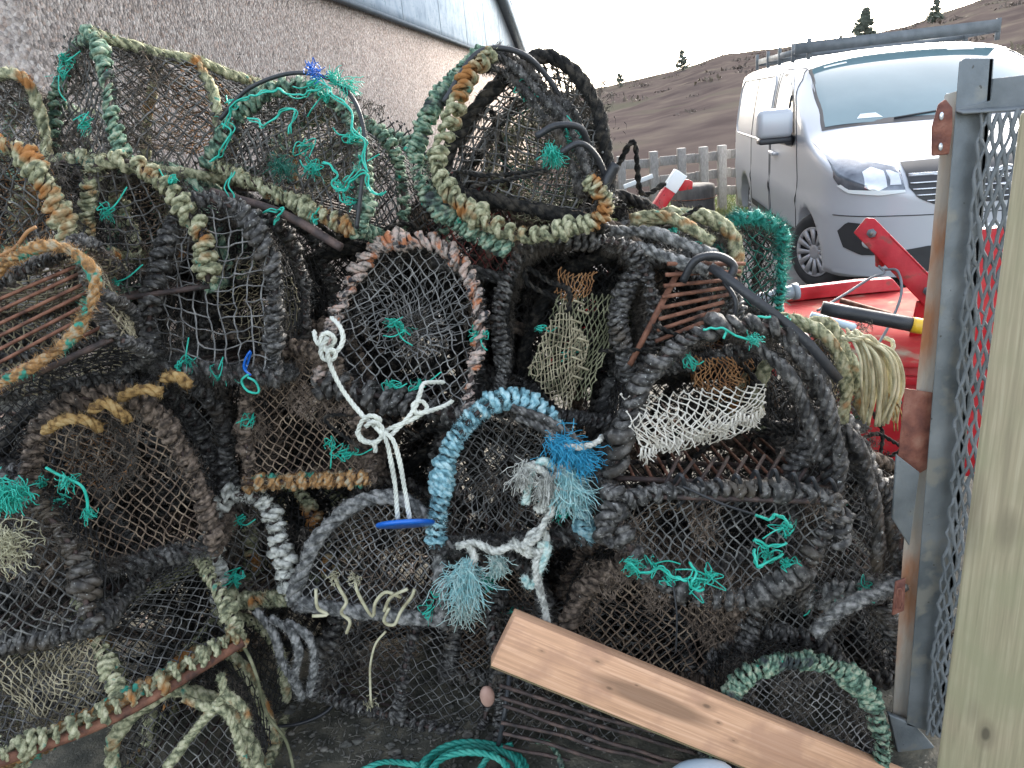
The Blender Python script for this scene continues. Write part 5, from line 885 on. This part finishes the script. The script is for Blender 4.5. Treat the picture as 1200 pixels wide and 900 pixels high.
g = G(); fray(g, at(332, 195, 2.03), (0, -1, .1), 260, .035, .9, r=.0007, k=4, w0=.012); g.v = [loc(c3, np.vstack(g.v))]; build(g, 'twine_tuft', 'netgreen', c3)
g = G(); P = spline(pth((248, 225, 2.1), (330, 250, 2.03), (400, 290, 1.97)), .01); g.tube(P, .012, 8); tag(build(g, 'steel_rod', 'darkbar', smooth=True), 'dark rusty rod lying under the green roped creel', 'rod')
# twine on the upturned creel
for pts in ([(738, 660, 1.57), (752, 672, 1.56), (770, 668, 1.56), (785, 676, 1.56), (806, 678, 1.56)], [(812, 660, 1.57), (818, 672, 1.56), (810, 685, 1.56), (826, 690, 1.56)], [(883, 606, 1.58), (898, 612, 1.58), (910, 604, 1.58), (930, 616, 1.58)], [(886, 630, 1.58), (905, 640, 1.58), (920, 634, 1.58)], [(884, 640, 1.58), (890, 660, 1.57), (905, 655, 1.57), (918, 650, 1.58)]):
    g = G(); P = wob(spline(pth(*pts), .004), .004, 50, 5)
    g.tube(loc(c12, P), .0036, 5); g.tube(loc(c12, wob(P, .005, 40, 1)), .002, 5); g.v.append(np.zeros((0, 3))); build(g, 'twine_tie', 'teal', c12, smooth=True)
g = G(); 
for k_ in range(3): fray(g, at(742 + k_ * 3, 662, 1.565), (-1, -.2, -.1), 30, .03, .4, r=.0009, k=5)
g.v = [loc(c12, np.vstack(g.v))]; build(g, 'twine_tuft', 'teal', c12)
for ee, pts in ((c11, [(825, 388, 1.8), (845, 384, 1.78), (862, 392, 1.78), (885, 398, 1.78)]), (c11, [(843, 372, 1.82), (850, 384, 1.79), (846, 396, 1.78)]), (c11, [(880, 372, 1.82), (905, 371, 1.82)])):
    g = G(); g.tube(loc(ee, wob(spline(pth(*pts), .005), .003, 40, 2)), .0032, 5); build(g, 'twine_tie', 'teal', ee, smooth=True)
g = G(); fray(g, at(884, 396, 1.775), (.3, -.6, -.6), 60, .02, .8, r=.0012, k=4); g.v = [loc(c11, np.vstack(g.v))]; build(g, 'twine_tuft', 'teal', c11)
g = G(); fray(g, at(646, 176, 1.98), (0, -.3, -1), 90, .055, .28, r=.001, k=6); fray(g, at(646, 176, 1.98), (0, -.3, .8), 30, .025, .4, r=.001, k=6); g.v = [loc(c4, np.vstack(g.v))]; build(g, 'twine_tuft', 'teal', c4)
# ------------------------------------------------------------------ ropes that lie on the pile: things of their own
def rope_thing(name, label, mt, paths, r, cat='rope', lay=6, fz=0, frays=(), group=None, kind='rope', parts=None, jit=.12):
    base = at(*paths[0][0]); e = empty(name, tuple(base), label, cat, group)
    for i, p in enumerate(paths):
        g = G(); P = spline(pth(*p), .006) - base
        if kind == 'rope': rope(g, P, r, lay=lay, jit=jit)
        else: g.tube(P, r, 7)
        if fz: fuzz_path(g, P, r, fz, ln=.008, wd=.0005)
        build(g, 'strand', mt if isinstance(mt, str) else mt[i % len(mt)], e, smooth=True)
    for (q, d, n, ln, sp, m2) in frays:
        g = G(); fray(g, at(*q) - base, d, n, ln, sp, r=.0011, k=9, droop=.9); build(g, 'frayed_end', m2, e, smooth=False)
    return e
YW = 1.88
wr = rope_thing('bridle_rope', 'clean off-white knotted rope hanging from the pink hooped creel', 'white', [
    [(368, 388, 1.93), (372, 402, 1.90), (385, 408, 1.89), (392, 398, 1.88), (384, 390, 1.87), (376, 396, 1.87), (381, 410, 1.86), (394, 412, 1.87), (402, 398, 1.88), (398, 382, 1.9), (388, 372, 1.93)],
    [(384, 395, 1.865), (376, 410, 1.86), (380, 421, 1.855), (392, 420, 1.855), (392, 411, 1.855), (384, 412, 1.85), (388, 430, 1.85), (402, 458, 1.83), (424, 486, 1.81), (440, 500, 1.80)],
    [(440, 500, 1.80), (445, 492, 1.79), (434, 487, 1.785), (424, 494, 1.785), (420, 508, 1.785), (430, 518, 1.785), (444, 516, 1.785), (448, 502, 1.785), (438, 494, 1.78), (428, 500, 1.78)],
    [(418, 505, 1.79), (424, 516, 1.785), (438, 520, 1.785), (440, 530, 1.785)],
    [(446, 508, 1.79), (462, 500, 1.81), (482, 492, 1.83), (500, 480, 1.85), (494, 470, 1.85), (484, 474, 1.84), (488, 484, 1.835), (502, 482, 1.84), (520, 476, 1.87), (530, 470, 1.9)],
    [(458, 510, 1.80), (474, 494, 1.82), (486, 478, 1.84), (492, 462, 1.86), (496, 450, 1.88), (506, 448, 1.9), (520, 448, 1.93)],
    [(440, 500, 1.785), (452, 515, 1.775), (458, 540, 1.77), (463, 570, 1.765), (466, 608, 1.76)],
    [(446, 504, 1.785), (460, 515, 1.775), (468, 540, 1.77), (474, 572, 1.765), (480, 608, 1.76)]], .0062, lay=6.5)
g = G(); dc = at(475, 614, 1.75); k = 40; t = np.arange(k) * 2 * PI / k; prof = [(-.006, .001), (-.006, .070), (-.003, .075), (.003, .075), (.006, .070), (.006, .001)]
dn_ = nrm(A_(-.03, -.52, 1.0) * 1.0); vdir = nrm(dc - CAM); dz = nrm(np.cross(nrm(np.cross(vdir, A_(1, 0, -.06))), vdir)); 
dX = nrm(A_(1, 0, -.03)); dY = nrm(vdir - dX * (vdir @ dX)); dY = nrm(dY + A_(0, 0, -.10)); dZ = np.cross(dX, dY)
V = np.vstack([[dX * math.cos(a) * r_ + dY * math.sin(a) * r_ + dZ * z for a in t] for z, r_ in prof]); idx = np.arange(k * 6).reshape(6, k); nx = np.roll(idx, -1, 1); g.add(V, [np.stack([idx[:-1], nx[:-1], nx[1:], idx[1:]], -1).reshape(-1, 4)])
o = build(g, 'disc', 'bluedisc', smooth=False); o.location = tuple(dc); tag(o, 'flat blue plastic disc threaded on the off-white rope', 'disc')
# frayed pale rope bundle
rope_thing('frayed_rope', 'frayed aqua and grey knotted rope hanging below the blue hoop', ['dirtywhite', 'dirtywhite', 'paleteal', 'dirtywhite', 'dirtywhite', 'paleteal', 'dirtywhite'], [
    [(536, 640, 1.79), (556, 636, 1.77), (580, 646, 1.76), (600, 640, 1.75), (622, 650, 1.75), (640, 636, 1.75), (636, 622, 1.76), (622, 626, 1.75), (618, 642, 1.74), (634, 650, 1.74)],
    [(600, 632, 1.76), (612, 640, 1.745), (628, 630, 1.74), (638, 612, 1.75), (648, 596, 1.76), (640, 590, 1.77), (628, 598, 1.77)],
    [(630, 638, 1.75), (642, 640, 1.74), (634, 665, 1.73), (622, 688, 1.73), (614, 676, 1.73)],
    [(640, 640, 1.75), (628, 660, 1.73), (632, 690, 1.72), (638, 710, 1.71), (641, 731, 1.70)],
    [(636, 600, 1.76), (648, 570, 1.77), (656, 548, 1.78), (668, 540, 1.79), (660, 552, 1.77), (644, 560, 1.76), (636, 552, 1.76), (622, 545, 1.76), (606, 560, 1.76)],
    [(648, 548, 1.78), (638, 540, 1.77), (626, 548, 1.76), (620, 565, 1.755), (616, 590, 1.755)],
    [(548, 636, 1.78), (556, 655, 1.76), (546, 668, 1.755), (540, 690, 1.75)]], .0105, lay=5, fz=500, jit=.22,
    frays=[((548, 660, 1.755), (-.35, -.1, -1), 230, .16, .22, 'aqua'), ((542, 700, 1.75), (.0, -.1, -1), 130, .10, .22, 'paleteal'), ((580, 655, 1.75), (.3, -.1, -1), 160, .07, .3, 'paleteal'), ((664, 556, 1.755), (.10, -.1, -1), 280, .135, .15, 'aqua'), ((614, 548, 1.755), (-.3, -.2, -1), 140, .08, .2, 'dirtywhite'), ((640, 560, 1.75), (-.1, -.2, -1), 150, .085, .2, 'dirtywhite')])
g = G(); b0 = at(660, 530, 1.78); fray(g, at(652, 520, 1.79) - b0, (1, -.25, -.35), 300, .10, .3, r=.001, k=9, droop=1.0, w0=.012); fray(g, at(680, 530, 1.77) - b0, (.4, -.2, -1), 160, .085, .3, r=.001, k=8, w0=.01)
o = build(g, 'twine_tuft', 'sky'); o.location = tuple(b0); tag(o, 'bright blue teased-out twine tuft beside the frayed aqua rope', 'twine')
rope_thing('cord', 'brown-grey cord looping over to the bright blue tuft', 'dirtywhite', [[(632, 490, 1.9), (640, 505, 1.84), (655, 520, 1.79), (680, 524, 1.76), (700, 518, 1.77), (705, 512, 1.8)]], .0085, lay=5)
rope_thing('black_rope', 'thick black rope crossing behind the blue hoop', 'dark', [[(600, 478, 1.84), (640, 492, 1.82), (670, 512, 1.80), (690, 530, 1.8)], [(606, 488, 1.84), (645, 506, 1.81), (672, 526, 1.79)]], .012)
# teal coil on the ground
P1 = []
for i in range(5):
    a0 = rng.uniform(-.1, .1); t = np.linspace(0, 2 * PI, 14, endpoint=False); cx, cy = 552 + rng.normal(0, 6), 903 + rng.normal(0, 5); P1.append([(cx + (66 - 5 * i) * math.cos(x), cy + (38 - 3 * i) * math.sin(x), 0) for x in t])
base = onz(552, 905); e = empty('teal_rope_coil', tuple(base), 'coil of teal green rope on the ground at the bottom edge', 'rope')
for i, p in enumerate(P1):
    g = G(); q = np.array([onz(x, y, .012 + .012 * i) for x, y, _ in p]); rope(g, spline(np.vstack([q, q[:1]]), .006) - base, .0095, lay=7); build(g, 'turn', 'tealrope', e, smooth=True)
for i, p in enumerate(([(420, 905), (450, 893), (490, 897), (520, 905)], [(628, 868), (645, 872), (655, 888), (660, 905)], [(600, 872), (575, 885), (560, 905)])):
    g = G(); q = np.array([onz(x, y, .012 + .03 * (i == 2)) for x, y in p]); rope(g, spline(q, .006) - base, .0085, lay=7); build(g, 'loose_end', ['tealrope', 'green', 'tealrope'][i], e, smooth=True)
# tan coil hanging on the right
base = at(1010, 395, 1.9); e = empty('tan_rope_coil', tuple(base), 'hank of thin pale tan rope draped over the pile near the gate', 'rope')
for i in range(26):
    f = i / 25; a = at(1000 + rng.normal(0, 4) - 4 * f, 386 + rng.normal(0, 3) + 8 * f, 1.93 - .04 * rng.random()); wdt = 10 + 52 * f; bot = 500 - 40 * abs(f - .5) * rng.uniform(.2, 1)
    Yy = 1.90 - .06 * rng.random(); g = G(); q = [a, at(1000 + wdt * .75, 412 + 6 * (1 - f), Yy), at(1000 + wdt * .95, 452, Yy), at(998 + wdt * .8 + rng.normal(0, 3), bot, Yy + .03)]
    g.tube(spline(q, .01) - base, .0042, 6); build(g, 'turn', 'tan', e, smooth=True)
g = G(); q = pth((986, 396, 1.9), (1002, 398, 1.87), (1018, 394, 1.87), (1030, 404, 1.87), (1044, 412, 1.88), (1046, 400, 1.89), (1036, 396, 1.9)); rope(g, spline(q, .005) - base, .006); build(g, 'tie', 'tan', e, smooth=True)
g = G()
for x in (1046, 1050, 1055): g.tube(spline([at(1040, 460, 1.88), at(x, 480, 1.87), at(x + 2, 505, 1.88)], .01) - base, .002, 4)
build(g, 'loose_end', 'yellow', e)
# loose single cords
rope_thing('loose_cord', 'thin olive cord trailing from the cream hoop down to the ground', 'netolive', [[(262, 745, 1.74), (285, 758, 1.72), (300, 790, 1.72), (312, 835, 1.74), (335, 868, 1.76), (345, 905, 1.74)]], .0048, kind='plain', cat='cord')
rope_thing('dangling_cord', 'short cream cord with frayed end dangling over the black net', 'tan', [[(452, 740, 1.78), (440, 755, 1.775), (434, 780, 1.775), (434, 805, 1.775), (435, 826, 1.775)]], .0034, kind='plain', cat='cord', frays=[((435, 822, 1.775), (0, 0, -1), 30, .02, .3, 'tan')])
for i, (lb, pts) in enumerate((('left of two cream cord ends tied round the grey rope creel', [[(392, 676, 1.79), (398, 690, 1.775), (406, 705, 1.77), (400, 718, 1.775), (410, 728, 1.77), (406, 742, 1.77)], [(370, 690, 1.8), (372, 712, 1.785), (384, 720, 1.78), (366, 722, 1.78)]]), ('right cream cord end knotted round the grey rope creel', [[(416, 680, 1.79), (420, 696, 1.775), (436, 722, 1.77), (440, 706, 1.77), (452, 694, 1.775), (470, 700, 1.78)], [(456, 712, 1.78), (450, 728, 1.775), (462, 732, 1.775), (470, 716, 1.775), (482, 700, 1.78), (486, 690, 1.79)], [(450, 716, 1.78), (458, 700, 1.77), (478, 690, 1.78)]]))):
    rope_thing('cord_end', lb, 'tan', pts, .0048, kind='plain', cat='cord', frays=[((pts[0][0]), (-.3, -.2, .6), 40, .02, .5, 'tan')])
rope_thing('mustard_rope', 'thick mustard rope weaving along the crest of the brown creel', 'yellow', [[(52, 505, 1.72), (75, 492, 1.70), (100, 492, 1.70), (118, 503, 1.72)], [(108, 480, 1.73), (125, 472, 1.71), (140, 484, 1.71), (150, 492, 1.73)], [(142, 466, 1.76), (165, 456, 1.74), (190, 460, 1.75)], [(192, 444, 1.78), (206, 440, 1.76), (222, 452, 1.78)]], .0135, lay=6, fz=300)
rope_thing('blue_tie', 'blue cord loop tied above a teal loop beside the furry black rope', ['bluedisc', 'teal'], [[(287, 436, 1.88), (294, 412, 1.86), (288, 420, 1.86), (286, 432, 1.865), (294, 440, 1.865)], [(292, 438, 1.865), (283, 446, 1.86), (290, 458, 1.855), (303, 460, 1.855), (300, 448, 1.86), (290, 442, 1.86)]], .0032, kind='plain', cat='cord')
rope_thing('loose_cord', 'teal cord with knotted tuft hanging on the brown creel at left', 'teal', [[(54, 548, 1.62), (68, 556, 1.61), (82, 562, 1.605), (96, 570, 1.60), (102, 585, 1.60), (103, 606, 1.60)]], .0034, kind='plain', cat='cord', frays=[((78, 560, 1.6), (0, -.3, -.6), 40, .03, .6, 'teal'), ((103, 600, 1.595), (0, -.2, -1), 30, .025, .25, 'teal')])
g = G(); b0 = at(10, 575, 1.56); fray(g, A_(0, 0, 0), (.2, -.5, -.6), 170, .05, .6, r=.0014, k=7, w0=.015); o = build(g, 'teal_tuft', 'teal'); o.location = tuple(b0); tag(o, 'teal twine tuft at the left edge above the fluffy white one', 'twine')
g = G(); b0 = at(8, 640, 1.54); fray(g, A_(0, 0, 0), (.2, -.5, .2), 200, .06, .9, r=.0012, k=8, w0=.02); o = build(g, 'white_tuft', 'tan'); o.location = tuple(b0); tag(o, 'fluffy cream twine tuft at the left edge below the teal one', 'twine')
rope_thing('copper_wire', 'bent copper-coloured wire sticking out at the left edge', 'netorange', [[(0, 300, 1.7), (18, 290, 1.69), (32, 272, 1.68), (42, 266, 1.68)]], .004, kind='plain', cat='wire')
# long black rubber strap on the right side and black rope bundle over it
e = empty('rubber_band', tuple(at(850, 330, 1.9)), 'long flat black rubber strap running down over the open creel', 'strap'); base = np.array(e.location)
P = spline(pth((832, 312, 1.95), (852, 326, 1.90), (880, 348, 1.86), (920, 378, 1.83), (950, 405, 1.80), (972, 432, 1.79), (984, 446, 1.8)), .01) - base; T, N, B = frame(P)
g = G()
vn = nrm((at(900, 370, 1.85) - CAM)); sd_ = nrm(np.cross(T, vn)); V = np.concatenate([P + sd_ * .012 - vn * .003, P - sd_ * .012 - vn * .003, P - sd_ * .012 + vn * .003, P + sd_ * .012 + vn * .003]); k = len(P); ii = np.arange(k * 4).reshape(4, k); nx = np.roll(ii, -1, 0)
g.add(V, [np.stack([ii[:, :-1], ii[:, 1:], nx[:, 1:], nx[:, :-1]], -1).reshape(-1, 4)]); build(g, 'strap', 'rubber', e)
g = G(); g.tube(spline(pth((800, 330, 1.95), (815, 305, 1.94), (840, 300, 1.94), (860, 312, 1.94), (852, 330, 1.93)), .01) - base, .011, 8); g.tube(spline(pth((848, 330, 1.94), (862, 352, 1.9), (860, 380, 1.9)), .01) - base, .006, 8); build(g, 'loop', 'rubber', e, smooth=True)
rope_thing('braided_rope', 'thick braided olive and grey rope along the top right of the pile', ['olive', 'darkgrey', 'darkgrey', 'olive'], [[(740, 258, 2.18), (770, 252, 2.16), (800, 262, 2.12), (835, 284, 2.08)], [(716, 272, 2.15), (760, 272, 2.1), (800, 285, 2.05), (838, 300, 2.0)], [(712, 290, 2.1), (755, 292, 2.05), (790, 305, 2.0), (830, 318, 1.98)], [(905, 372, 2.0), (935, 375, 1.97), (965, 392, 1.93), (985, 420, 1.9), (992, 460, 1.88), (985, 500, 1.86)]], .017, lay=5, fz=800, jit=.25)
rope_thing('dark_rope', 'heavy black rope draped down the right side of the open creel', 'dark', [[(905, 385, 1.86), (940, 420, 1.8), (965, 460, 1.77), (978, 505, 1.75), (985, 550, 1.74), (975, 600, 1.70)], [(880, 400, 1.82), (925, 440, 1.78), (948, 490, 1.76), (958, 540, 1.74)], [(990, 500, 1.82), (1010, 530, 1.78), (1020, 570, 1.76), (1030, 620, 1.74), (1028, 670, 1.73)], [(1050, 560, 1.8), (1045, 600, 1.76), (1050, 660, 1.74)]], .017, lay=5, fz=1500, jit=.3)
rope_thing('grey_rope', 'shaggy grey rope with teal flecks slanting down by the gate latch', 'darkgrey', [[(1058, 684, 1.66), (1030, 694, 1.64), (1000, 706, 1.63), (975, 722, 1.62), (955, 742, 1.62)]], .018, lay=4.5, fz=2500, jit=.3)
rope_thing('slate_rope', 'frayed slate-blue rope bunch hanging at the dark foot of the pile', 'darkgrey', [[(318, 725, 1.84), (340, 740, 1.8), (350, 765, 1.79), (345, 795, 1.79), (355, 820, 1.8)], [(335, 728, 1.84), (362, 748, 1.81), (368, 780, 1.8), (362, 815, 1.8)], [(300, 715, 1.86), (322, 745, 1.82), (330, 775, 1.8), (348, 805, 1.79)]], .012, lay=5, fz=900, jit=.3)
rope_thing('cream_crossed_rope', 'cream rope knotted in a cross below the lengthways creel', 'olive', [[(258, 790, 1.66), (262, 815, 1.64), (250, 830, 1.63), (225, 860, 1.60), (195, 900, 1.56)], [(215, 818, 1.64), (240, 828, 1.63), (262, 832, 1.63), (275, 855, 1.62), (290, 905, 1.62)], [(262, 812, 1.64), (285, 830, 1.64), (290, 850, 1.63)]], .013, lay=4.5, fz=500, jit=.25)
g = G(); b0 = at(571, 816, 1.66); blob(g, (0, 0, 0), .020, .018, .032, 16, 10); o = build(g, 'buoy', 'buoy', smooth=True); o.location = tuple(b0); tag(o, 'small faded pink float hanging left of the plank end', 'float')
g = G(); base = onz(820, 912, .03); blob(g, (0, 0, 0), .085, .05, .02, 20, 8); o = build(g, 'plastic_lid', 'paleplastic', smooth=True); o.location = tuple(at(822, 908, 1.5)); tag(o, 'pale blue plastic scrap at the bottom edge under the plank', 'plastic scrap')
e = empty('rubber_hoop', tuple(at(330, 842, 1.86)), 'thin black hoop lying at the dark foot of the pile', 'hoop'); base = np.array(e.location); g = G(); g.tube(spline([onz(245, 815, .1), onz(290, 845, .03), onz(340, 850, .02), onz(385, 832, .03), onz(400, 800, .1)], .01) - base, .006, 8); build(g, 'hoop', 'rubber', e, smooth=True)
# tangled cordage wedged between the creels: nobody could count it
g = G()
for i in range(110):
    px, py = rng.uniform(-20, 1045), rng.uniform(240, 880); Yb = 2.02 - .14 * (py / 900) + rng.uniform(.08, .4)
    if px > 700 and py < 330: continue
    if px > 880 and py < 430: continue
    if py > 790 and 290 < px < 620: continue
    c = at(px, py, Yb); n = 6; q = [c]
    for k in range(n): q.append(q[-1] + rng.normal(size=3) * A_(.07, .04, .06))
    rope(g, spline(np.array(q), .008), rng.uniform(.005, .009), strands=2, sides=5, lay=6)
tag(build(g, 'rope_tangle', 'deep', smooth=True), 'loose shade-black cordage wedged in the gaps between the creels', None, kind='stuff')
